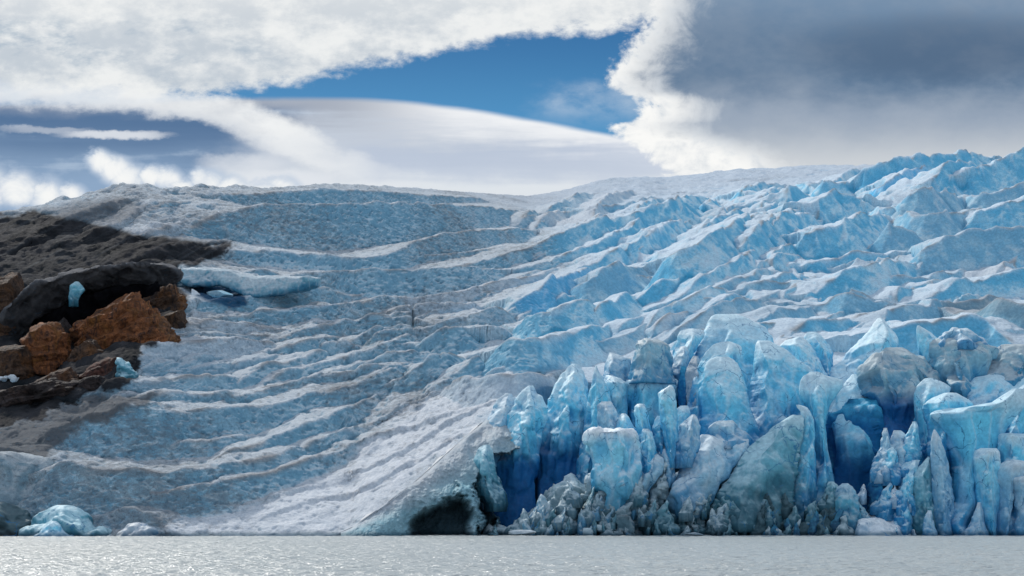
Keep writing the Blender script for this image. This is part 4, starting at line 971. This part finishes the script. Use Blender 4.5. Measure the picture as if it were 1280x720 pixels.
# ---- rock outcrop and ice around it, on the left flank
def depth_at(px, py, lift=0.):
    Dg = np.linspace(170, 1200, 3000); zz = z_base(np.full_like(Dg, float(px)), Dg)+lift; ray = CAMH+(HOR-py)/F*Dg
    return float(Dg[np.argmax(zz >= ray)])
def rock(name, label, rows, tint, stain, T, D=None, cat='rock', **kw):
    r = np.array(rows); pym = r[-1, 0]; pxm = (r[-1, 1]+r[-1, 2])/2
    D = D or depth_at(pxm, pym)-2
    o = loft(name, label, cat, rows, D, T=T, mat=M_ROCK, **kw)
    n = len(o.data.vertices); a = o.data.attributes['tint']; c = np.zeros(n*4, np.float32); a.data.foreach_get('color', c); c = c.reshape(-1, 4)
    co_ = np.zeros(n*3, np.float32); o.data.vertices.foreach_get('co', co_); co_ = co_.reshape(-1, 3)
    nb = fbm(co_[:, 0]/5., co_[:, 1]/5., co_[:, 2]/4., 4, .6)
    c[:, :3] = lerp(np.array(tint)*.55, np.array(tint)*1.35, np.clip(.5+.9*nb, 0, 1)); c[:, 3] = stain
    a.data.foreach_set('color', c.ravel())
    # break the surface into slanting ledges
    nrm = np.zeros(n*3, np.float32); o.data.vertices.foreach_get('normal', nrm); nrm = nrm.reshape(-1, 3)
    p = co_[:, 0]*.80+co_[:, 2]*.60; s = co_[:, 0]*-.60+co_[:, 2]*.80
    def saw(f): f = f-np.floor(f); return np.where(f < .85, f/.85, (1-f)/.15)
    d = saw(s/3.4+.9*perlin(p/9., s/6., co_[:, 1]/7.))*1.25 + saw(p/6.5+.8*perlin(s/5., p/7., co_[:, 1]/5.+4))*.9 + saw(s/1.2+.6*perlin(p/3., s/2., co_[:, 1]/3.))*.32
    d = d + facet(p/7., s/4., co_[:, 1]/6., 3, 10.)*1.6 + fbm(p/1.6, s/.6, co_[:, 1]/1.2, 3, .6)*.22 - 1.0
    co_ = co_+nrm*d[:, None]
    o.data.vertices.foreach_set('co', co_.ravel()); o.data.update()
    return o
RK = 'weathered rocks of the outcrop'
def slab(name, label, cx, cy, hw, hh, tint, stain, tilt=25., depth=.8, seed=0, group=RK, dz=0., sub=6):
    """a fractured boulder: ball cut by joint planes and bedding, tilted, then weathered along the bedding"""
    r_ = np.random.RandomState(seed+500)
    D = depth_at(cx, cy+hh*.75)-1.5+dz; k = D/F
    bm = bmesh.new(); bmesh.ops.create_icosphere(bm, subdivisions=sub, radius=1)
    V = np.array([v.co[:] for v in bm.verts]); V *= 1.35
    pl = [((0,-.35,1), .74), ((0,.1,-1), .8), ((1,-.35,.15), .86), ((-1,-.3,.1), .88), ((.1,-1,.25), .66), ((.5,-.8,-.2), .80), ((-.55,-.8,.1), .82)]
    for _ in range(6):
        n = r_.normal(size=3); n[1] = -abs(n[1]); pl.append((n, r_.uniform(.78, .98)))
    for n, d in pl:
        n = np.array(n, float)+r_.normal(size=3)*.12; n /= np.linalg.norm(n)
        V -= np.clip(V@n-d, 0, None)[:, None]*n
    V = V*np.array([hw*k, max(hw, hh)*k*depth, hh*k])
    N0 = V/np.linalg.norm(V, axis=1)[:, None]
    o_ = seed*3.3
    def saw(f): f = f-np.floor(f); return np.where(f < .8, f/.8, (1-f)/.2)
    x, y, z = V.T
    d = (saw(z/2.6+.7*perlin(x/6.+o_, y/6., z/6.))-.5)*.75 + (saw(z/.9+.6*perlin(x/3.+o_, y/3., z/2.))-.5)*.26
    d += (saw(x/4.2+.6*perlin(x/5., y/4.+o_, z/4.))-.5)*.45 + facet(x/4.5+o_, y/4., z/2.6, seed, 20.)*.9 + facet(x/1.6+o_, y/1.5, z/.9, seed+2, 18.)*.32 + fbm(x/1.2, y/1., z/.5, 3, .6)*.12
    V = V + N0*d[:, None]*min(1, hw*k/6.)
    a = math.radians(-tilt); c, s_ = math.cos(a), math.sin(a)
    V = V@np.array([[c, 0, -s_], [0, 1, 0], [s_, 0, c]])
    V = V + np.array([(cx-640)*k, D+max(hw, hh)*k*depth*.55, CAMH+(HOR-cy)*k])
    nb = fbm(V[:, 0]/3.5+o_, V[:, 1]/4., V[:, 2]/3., 5, .65)
    col = lerp(np.array(tint)*.38, np.array(tint)*1.5, np.clip(.5+1.1*nb, 0, 1))
    me = bpy.data.meshes.new(name)
    for v, p_ in zip(bm.verts, V): v.co = p_
    bm.to_mesh(me); bm.free()
    at = me.attributes.new('tint', 'FLOAT_COLOR', 'POINT'); c4 = np.ones((len(V), 4), np.float32); c4[:, :3] = col; c4[:, 3] = stain
    at.data.foreach_set('color', c4.ravel()); me.materials.append(M_ROCK)
    me.polygons.foreach_set('use_smooth', np.zeros(len(me.polygons), bool))
    o = bpy.data.objects.new(name, me); COL.objects.link(o)
    return tag(o, label, 'rock', group)
OR = (.33,.125,.048); BR = (.13,.075,.047); DKR = (.062,.048,.047)
slab('orange_boulder','large orange-brown boulder, biggest of the outcrop under the dark ice lip',138,415,58,44,OR,1.,28,seed=1)
slab('orange_boulder','rust and ochre boulder at the left, beyond a dark cleft',49,438,27,38,OR,1.,12,seed=2)
slab('brown_rock','brown pyramid-shaped rock standing behind the biggest boulder',199,376,28,26,BR,.7,35,seed=3,dz=3)
slab('orange_boulder','ochre-streaked ledge right of the biggest boulder below the brown pyramid',184,420,26,30,(.26,.12,.05),.9,40,seed=4,dz=-1)
slab('red_rock','reddish sloping slab at the foot of the outcrop beside the upright ice chunk',122,470,30,17,(.13,.055,.042),.2,24,seed=5,dz=-2)
slab('brown_rock','dark brown cracked rock at the left edge below the ice wall',6,456,24,30,BR,.5,8,seed=6)
slab('brown_rock','low purple-brown slab at the bottom left of the outcrop',36,494,56,20,DKR,.1,14,seed=7,dz=-2)
slab('brown_rock','shadowed rust-coloured cliff at the far left edge',-6,386,24,52,BR,.35,4,seed=8)
slab('brown_rock','small grey-capped stone above the upright ice chunk',163,446,11,10,(.12,.105,.085),.1,18,seed=9,dz=-4,sub=5)
slab('brown_rock','dark rounded stone in the cleft between the two orange boulders',76,420,11,22,DKR,0.,20,seed=10,sub=5)
slab('brown_rock','brown jointed slab wedged under the left corner of the biggest boulder',104,448,24,24,BR,.6,30,seed=14,dz=-1)
slab('brown_rock','rusty ledge under the right half of the biggest boulder',160,452,34,15,(.20,.09,.042),.7,26,seed=15,dz=-1.5)
slab('brown_rock','dark brown knob at the right end of the outcrop by the snow spill',214,404,17,17,BR,.5,30,seed=16)
slab('brown_rock','dark jointed slab below the cleft, left of the reddish slab',70,480,26,17,(.10,.06,.045),.4,20,seed=17,dz=-1.5)
slab('brown_rock','dark broken slab below the rust and ochre boulder',92,486,30,14,DKR,.05,22,seed=12,dz=-3)

def dirty_ice(name, label, rows, tone, T, lift=0., cat='ice ledge', **kw):
    r = np.array(rows); D = kw.pop('D', None)
    if D is None:
        D = depth_at(r[:, 0].mean(), r[:, 2].max(), lift) if kw.get('horiz') else depth_at((r[-1, 1]+r[-1, 2])/2, r[-1, 0], lift)
    return loft(name, label, cat, rows, D-1, T=T, tone=tone, **kw)
TONES['soot'] = ((.17,.165,.17), (.10,.10,.108), (.02,.02,.023), .3)
TONES['ledge'] = ((.60,.64,.67), (.22,.46,.56), (.035,.18,.30), .25)
TONES['black'] = ((.02,.02,.023), (.010,.010,.013), (.004,.004,.006), 0.)  # near-black that stands for the shade under the ice lip
DL = depth_at(130, 420)
dirty_ice('ice_lip','long soot-dark lip of ice overhanging the rock outcrop','',[],0) if False else None
loft('ice_lip','long soot-dark lip of ice overhanging the orange boulders','ice ledge',
     [(2,440,452),(12,398,440),(22,374,428),(38,358,410),(60,348,392),(85,342,378),(110,337,368),(140,333,360),(170,331,354),(200,331,350),(226,335,348)],DL-4,T=9,tone='soot',horiz=True,e=1.2,crest=.6,taper=.15,amp=1.3,lean=.5,mat=M_GLAC)
loft('hollow_shade','black mass painted as the shade beneath the sooty ice lip behind the orange boulders','painted shade',
     [(20,410,446),(50,385,425),(80,370,412),(110,358,396),(140,350,384),(175,345,372),(200,345,365)],DL+3,T=4,tone='black',horiz=True,e=2,taper=.2,mat=M_GLAC)  # solid coloured black in place of the shade under the lip
loft('ice_shard','turquoise ice window in the dark lip above the orange boulders','ice shard',[(352,94,98),(357,87,104),(363,86,106),(370,88,98),(376,89,94)],DL-5.6,T=.7,tone='teal',amp=.7,jag=.08)
dc_ = depth_at(270, 378)
ov = loft('ice_ledge','undercut turquoise ledge of ice with a white top, beside the outcrop','ice ledge',
     [(222,341,346),(226,337,353),(234,333.5,359),(246,331.5,362),(262,332,361),(278,334,360),(290,336,363),(302,338.5,370),(312,340,375),(326,341.5,376),(345,343,373),(370,344,368),(400,345,360)],dc_-6.5,T=4.2,tone='ledge',horiz=True,e=1.1,crest=.74,taper=.05,lean=1.25,amp=.7,fold=.4,mat=M_GLAC)
LU = 'white lumps at the mouth of the undercut ledge'
chunk('ice_block','round white lump of ice at the mouth of the undercut ledge','ice block',245,371,dc_-9,2.2,'white',None,(1,1,.9),None,31)
chunk('ice_block','flat pale blue lump under the undercut ledge','ice block',272,368,dc_-8.5,2.4,'cyan',None,(1.5,1,.7),None,32)
for i,(a,b,s) in enumerate([(214,386,1.5),(222,383,1.4),(231,379,1.3),(209,391,1.2),(226,388,1.3),(238,381,1.0),(216,394,1.2)]):
    chunk('ice_block','frost-covered lump in the spill of snow below the undercut ledge','ice block',a,b,depth_at(a,b)-3,s*1.2,'pale' if i%2 else 'grey','lumps in the snow spill below the ledge',(1.4,1,.7),None,40+i,3)
loft('ice_chunk','pale upright chunk of ice standing at the foot of the outcrop','ice block',[(447,146,152),(452,146,158),(460,147,164),(470,149,169),(480,150,172),(486,152,172)],depth_at(162,486)-6,T=2.4,tone='teal',mat=M_RUB,crest=.3,e=1.3,lean=.1,taper=.2)
for i,(a,b) in enumerate([(5,473),(10,471),(15,472),(18,474)]):
    chunk('snow_patch','small white lump of old snow on the rocks at the left edge','snow patch',a,b,depth_at(a,b)-5,.8,'white','snow lumps at the left edge',(1.2,1,.8),None,60+i,3)
for i,(a,b) in enumerate([(30,505),(37,503),(45,502),(51,501),(57,500)]):
    chunk('snow_patch','white lump in the short row of old snow below the outcrop','snow patch',a,b,depth_at(a,b)-4,.85,'white','row of snow lumps below the outcrop',(1.4,1,.6),None,70+i,3)
chunk('snow_patch','thin white scrap of snow in the cleft beside the biggest orange boulder','snow patch',86,399,depth_at(86,399)-5,1.2,'white',None,(1.6,1,.5),None,81,3)

# ------------------------------------------------------------------ lake
def build_lake():
    m, nt = newmat('silty_water')
    P = nd(nt, 'ShaderNodeNewGeometry').outputs['Position']
    n1 = noise(nt, P, .55, 3, .6, .3, (.55, 1, 1)); n2 = noise(nt, P, 2.2, 3, .65, .2, (.6, 1, 1)); n3 = noise(nt, P, .03, 3, .5, 0, (.4, 1, 1))
    bs = nd(nt, 'ShaderNodeBsdfPrincipled')
    c = mixc(nt, n3, (.37, .40, .395), (.48, .505, .50))
    nt.links.new(c, bs.inputs['Base Color'])
    bs.inputs['Roughness'].default_value = .30; bs.inputs['IOR'].default_value = 1.333
    bp = nd(nt, 'ShaderNodeBump'); bp.inputs['Strength'].default_value = 1.; bp.inputs['Distance'].default_value = .9
    nt.links.new(math_(nt, 'ADD', math_(nt, 'MULTIPLY', n1, .65), math_(nt, 'MULTIPLY', n2, .35)), bp.inputs['Height'])
    nt.links.new(bp.outputs[0], bs.inputs['Normal'])
    out = nd(nt, 'ShaderNodeOutputMaterial'); nt.links.new(bs.outputs[0], out.inputs[0])
    # wave-displaced sheet where the lake is seen close, wide flat skirts beyond
    y = 1/np.linspace(1/45., 1/236., 420); u = np.linspace(-.50, .50, 900)
    Y, U = np.meshgrid(y, u); X = U*Y
    Z = .16*fbm(X/3.4, Y/1.9, 0*X, 4, .62) + .09*perlin(X/.9, Y/.55, 0*X+4)
    ed = np.minimum(np.minimum(sstep(45, 55, Y), sstep(236, 226, Y)), np.minimum(sstep(.5, .48, U), sstep(-.5, -.48, U)))
    Z = Z*ed
    I = np.arange(Y.size).reshape(Y.shape)
    q = np.stack([I[:-1, :-1], I[1:, :-1], I[1:, 1:], I[:-1, 1:]], -1).reshape(-1, 4)
    V = np.stack([X, Y, Z], -1).reshape(-1, 3); n = len(V)
    s = [(-22.5, 45, 0), (22.5, 45, 0), (118, 236, 0), (-118, 236, 0), (-3000, -1500, 0), (3000, -1500, 0), (3000, 1500, 0), (-3000, 1500, 0)]
    V = np.concatenate([V, np.array(s)])
    q = np.concatenate([q, np.array([(4, 5, 1, 0), (5, 6, 2, 1), (6, 7, 3, 2), (7, 4, 0, 3)])+n])
    o = mesh_obj('lake', V, q, m); o['kind'] = 'structure'
build_lake()

# ------------------------------------------------------------------ sky
class E:
    nt = None
    def __init__(s, v): s.v = v
    def _op(s, op, o=None, rev=False):
        n = E.nt.nodes.new('ShaderNodeMath'); n.operation = op
        a, b = (o, s) if rev else (s, o)
        for sock, val in ((n.inputs[0], a), (n.inputs[1], b)):
            if val is None: continue
            if isinstance(val, E): E.nt.links.new(val.v, sock)
            else: sock.default_value = val
        return E(n.outputs[0])
    def __add__(s, o): return s._op('ADD', o)
    __radd__ = __add__
    def __mul__(s, o): return s._op('MULTIPLY', o)
    __rmul__ = __mul__
    def __sub__(s, o): return s._op('SUBTRACT', o)
    def __rsub__(s, o): return s._op('SUBTRACT', o, True)
    def __truediv__(s, o): return s._op('DIVIDE', o)
    def max(s, o): return s._op('MAXIMUM', o)
    def min(s, o): return s._op('MINIMUM', o)
    def step(s, a, b, x=0., y=1.):
        n = E.nt.nodes.new('ShaderNodeMapRange'); n.interpolation_type = 'SMOOTHSTEP'
        E.nt.links.new(s.v, n.inputs[0])
        for i, v in ((1, a), (2, b), (3, x), (4, y)): n.inputs[i].default_value = v
        return E(n.outputs[0])
    def curve(s, pts, smooth=True):
        xs = [p[0] for p in pts]; ysv = [p[1] for p in pts]
        x0, x1 = xs[0], xs[-1]; y0, y1 = min(ysv), max(ysv); y1 = y1 if y1 > y0 else y0+1
        t = (s-x0)*(1/(x1-x0))
        n = E.nt.nodes.new('ShaderNodeFloatCurve'); E.nt.links.new(t.v, n.inputs['Value'])
        c = n.mapping.curves[0]; n.mapping.use_clip = True
        q = [((x-x0)/(x1-x0), (y-y0)/(y1-y0)) for x, y in pts]
        c.points[0].location = q[0]; c.points[1].location = q[-1]
        for p in q[1:-1]: c.points.new(*p)
        for p in c.points: p.handle_type = 'AUTO_CLAMPED' if smooth else 'VECTOR'
        n.mapping.update()
        return E(n.outputs[0])*(y1-y0)+y0

def build_sky():
    w = bpy.data.worlds.new('World'); sc.world = w; w.use_nodes = True
    nt = w.node_tree; E.nt = nt
    for n in list(nt.nodes): nt.nodes.remove(n)
    tc = nt.nodes.new('ShaderNodeTexCoord')
    sx = nt.nodes.new('ShaderNodeSeparateXYZ'); nt.links.new(tc.outputs['Generated'], sx.inputs[0])
    x, y, z = (E(o) for o in sx.outputs)
    # bearings along the valley axis (+Y), as slopes, in 1/1758 units
    yy = y.max(.12)
    U = (x/yy)*F+640.; V = HOR-(z/yy)*F
    def nz(su, sv, seed, det=5, rough=.55, dist=0., base=None):
        cb = nt.nodes.new('ShaderNodeCombineXYZ')
        a, b = base if base else (U, V)
        nt.links.new((a*(1/su)).v, cb.inputs[0]); nt.links.new((b*(1/sv)).v, cb.inputs[1]); cb.inputs[2].default_value = seed
        n = nt.nodes.new('ShaderNodeTexNoise'); nt.links.new(cb.outputs[0], n.inputs['Vector'])
        n.inputs['Scale'].default_value = 1; n.inputs['Detail'].default_value = det; n.inputs['Roughness'].default_value = rough; n.inputs['Distortion'].default_value = dist
        return E(n.outputs[0])-.5
    def C(r, g, b, k=1.0): return tuple(c*k for c in sd(r, g, b))
    def mix(f, a, b):
        n = nt.nodes.new('ShaderNodeMix'); n.data_type = 'RGBA'
        for s, v in ((n.inputs[0], f), (n.inputs[6], a), (n.inputs[7], b)):
            if isinstance(v, E): nt.links.new(v.v, s)
            elif isinstance(v, tuple): s.default_value = (*v, 1)
            else: s.default_value = v
        return E(n.outputs[2])
    big = nz(190, 110, 1.3, 4, .5); med = nz(60, 34, 4.7, 6, .6); fin = nz(22, 15, 9.1, 5, .62); bil = nz(46, 40, 6.4, 7, .62, .6)
    streak = nz(300, 22, 2.2, 5, .5, .4); strk2 = nz(130, 11, 7.7, 4, .55, .3)
    # clear sky: physical sky, deepened by the polarising filter
    sky = nt.nodes.new('ShaderNodeTexSky'); sky.sky_type = 'NISHITA'; sky.sun_disc = False
    sky.sun_elevation = SUN_EL; sky.sun_rotation = SUN_AZ; sky.altitude = 300; sky.air_density = 1.; sky.dust_density = .3
    blue = mix(V.step(20, 190), C(24, 98, 150), C(70, 146, 192))
    phys = nt.nodes.new('ShaderNodeMix'); phys.data_type = 'RGBA'; phys.blend_type = 'MULTIPLY'; phys.inputs[0].default_value = 1
    nt.links.new(sky.outputs[0], phys.inputs[6]); phys.inputs[7].default_value = (.055, .075, .095, 1)
    col = mix(.75, E(phys.outputs[2]), blue)
    # thin veil inside the blue gap
    veil = (U+80*med).step(640, 720)*(V+30*med).step(96, 120)*(V+40*med).step(165, 135)
    col = mix(veil*(.25+1.2*med).max(0.).min(.55), col, C(215, 225, 235))
    # lens cloud
    Lb = U.curve([(-300,128),(100,126),(250,122),(380,120),(450,121),(560,131),(640,143),(720,158),(790,172),(850,188),(1000,215),(1500,230)])
    dl = V-Lb+fin*5.*(U.step(420, 300))+strk2*4.
    mL = dl.step(-1., 8.)
    lit = U.step(400, 600)
    rim = mix(lit, C(168, 176, 190), C(240, 242, 245))
    body = mix(((dl*(1/70.)+streak*1.1+strk2*.7+med*.35)).step(.05, .9), rim, C(196, 205, 218))
    low = mix((V+streak*40+med*24).step(188, 232), body, C(222, 228, 234))
    lowblue = (V+streak*50+40*med).step(170, 200)*(V+streak*30+30*med).step(238, 212)*.55
    low = mix(lowblue*U.step(380, 480), low, C(178, 192, 215))
    # slate-blue hollow at lower left
    sl = (V+med*26+streak*20).step(118, 148)*(U+110*med+1.1*(V-150.)).step(400, 290)
    low = mix(sl, low, mix((V+streak*46+30*big).step(140, 245), C(88, 118, 155), C(142, 168, 198)))
    low = mix(((streak*1.2+med*.9+strk2*.5)).step(.02, .42)*.55*U.step(470, 330), low, C(186, 203, 222))
    col = mix(mL, col, low)
    # diagonal bright streak across the left
    Sb = U.curve([(-300,98),(0,110),(100,116),(200,127),(280,140),(340,166),(400,196),(470,222),(560,238)])
    th = U.curve([(-300,26),(100,20),(230,17),(330,26),(420,24),(560,14)])
    ds = ((V-Sb+med*34+fin*14)/th)
    ds2 = (ds*ds)
    mS = ds2.step(1.7, .25)*U.step(560, 330)*(.86+.9*med).min(1.).max(0.)
    col = mix(mS, col, mix((ds+med*1.5).step(.1, 1.3), C(240, 242, 243), C(205, 212, 222)))
    # thin wisps
    for (cu, cv, ru, rv, a) in ((145,169,75,6,.85),(60,163,60,5,.4),(300,205,60,16,.5),(360,225,70,14,.8),(430,238,90,10,.8)):
        q = (((U-cu+44*med)*(1/ru)), ((V-cv+18*med+9*fin+.0*U)*(1/rv)))
        mm = (q[0]*q[0]+q[1]*q[1]).step(1.3, .1)
        col = mix(mm*a, col, C(226, 230, 236))
    # puffs low over the ice
    pf = None
    for (cu, cv, r) in ((128,204,15),(144,212,19),(160,222,20),(192,222,15),(210,224,16),(228,233,14),(248,222,14),(262,230,20),(290,238,18),(20,236,24),(56,243,22),(88,245,17),(-20,235,30),(330,242,16),(355,238,18),(-90,230,34)):
        dx = (U-cu+30*med+18*fin)*(1/r/1.25); dy = (V-cv+22*med+16*fin)*(1/r)
        b = 1.-(dx*dx+dy*dy)
        pf = b if pf is None else pf.max(b)
    col = mix(pf.step(-.75, .85), col, mix((pf*.8+bil*1.5).step(-.05, .95), C(188, 203, 222), C(246, 247, 246)))
    # upper left sheet of white cloud
    Eb = U.curve([(-300,116),(0,112),(120,112),(230,124),(275,121),(330,113),(400,98),(470,82),(560,64),(640,50),(720,42),(790,33),(850,26),(1500,10)])
    de = Eb-V+med*46+fin*26+big*14+bil*16
    mE = de.step(-6, 14)
    mott = (big*1.0+med*1.0+fin*.5)
    ce = mix(mott.step(-.28, .22), C(196, 205, 214), C(238, 240, 240))
    thin = ((U+60*med).step(420, 240)*(V+20*med).step(12, 34)*(V+30*med).step(112, 66))*(nz(70, 30, 11.2, 5, .6)+.02).step(-.02, .22)
    ce = mix(thin*.7, ce, C(140, 165, 188))
    glow = (V+30*med).step(-40, 60, 1., 0.)*.4
    ce = mix(glow, ce, C(248, 248, 246))
    col = mix(mE, col, ce)
    # big cloud on the right, lit along its ragged left edge
    Fb = V.curve([(-200,880),(-60,850),(0,818),(30,802),(60,784),(85,768),(104,752),(118,772),(135,806),(150,792),(162,772),(178,790),(200,815),(225,838),(300,870)])
    df = U-Fb+bil*74+fin*50+med*20
    mF = df.step(-9, 15)
    wv = V.curve([(-200,40),(0,34),(60,38),(110,58),(150,70),(185,120),(215,145),(300,150)])
    shade = ((df-wv+bil*46+med*24)*(1/40.)).step(-.9, 1.3)
    dark = mix((V+50*big+16*med).step(-30, 70), C(122, 147, 174), C(92, 120, 150))
    dark = mix((V+36*big+26*med).step(94, 150), dark, C(150, 165, 184))
    dark = mix((V+20*big+18*med).step(140, 214), dark, C(206, 211, 216))
    patch = (big*.9+med*.9).step(-.22, .30)
    dark = mix(patch*.18, dark, C(186, 193, 202))
    core = (((U-1190.)*(1/190.))*((U-1190.)*(1/190.))+((V-62.+30*med)*(1/44.))*((V-62.+30*med)*(1/44.))).step(1.6, 0.)
    dark = mix(core*.5, dark, C(78, 98, 124))
    lite = mix((bil*1.3+fin*.7+.1).step(-.25, .35), C(214, 220, 226), C(250, 250, 248))
    col = mix(mF, col, mix(shade, lite, dark))
    # rest of the dome: broken cloud
    gen = mix((nz(500, 500, 3.3, 5, .6, 0, (x*1500., y*1500.))).step(-.16, .14), C(120, 160, 200), C(225, 228, 232))
    col = mix((y).step(.22, .5), gen, mix(V.step(-330, -90), gen, col))
    bg = nt.nodes.new('ShaderNodeBackground'); bg.inputs['Strength'].default_value = .1
    m10 = nt.nodes.new('ShaderNodeMix'); m10.data_type = 'RGBA'; m10.blend_type = 'MULTIPLY'; m10.inputs[0].default_value = 1
    m10.clamp_result = False
    nt.links.new(col.v, m10.inputs[6]); m10.inputs[7].default_value = (10, 10, 10, 1)
    nt.links.new(m10.outputs[2], bg.inputs['Color'])
    out = nt.nodes.new('ShaderNodeOutputWorld'); nt.links.new(bg.outputs[0], out.inputs[0])
    w.cycles.sampling_method = 'NONE'

SUN_EL = math.radians(43); SUN_AZ = math.radians(-30)       # ahead of the camera and to the left
build_sky()
L = bpy.data.lights.new('sun', 'SUN'); L.energy = 2.8; L.angle = math.radians(3); L.color = (1, .95, .87)
so = bpy.data.objects.new('sun', L); COL.objects.link(so)
from mathutils import Vector
sdv = Vector((math.sin(SUN_AZ)*math.cos(SUN_EL), math.cos(SUN_AZ)*math.cos(SUN_EL), math.sin(SUN_EL)))
so.rotation_euler = sdv.to_track_quat('Z', 'Y').to_euler(); so.location = sdv*500

cam = bpy.data.cameras.new('camera'); co = bpy.data.objects.new('camera', cam); COL.objects.link(co)
co.location = (0, 0, CAMH); co.rotation_euler = (math.radians(90), 0, 0)
cam.sensor_width = 36; cam.lens = 36*F/1280; cam.shift_y = (HOR-360)/1280; cam.clip_start = 1; cam.clip_end = 6000
sc.camera = co
sc.render.engine = 'CYCLES'
sc.cycles.use_denoising = True; sc.cycles.max_bounces = 6; sc.cycles.diffuse_bounces = 4
sc.view_settings.view_transform = 'Standard'; sc.view_settings.look = 'None'; sc.view_settings.exposure = 0; sc.view_settings.gamma = 1
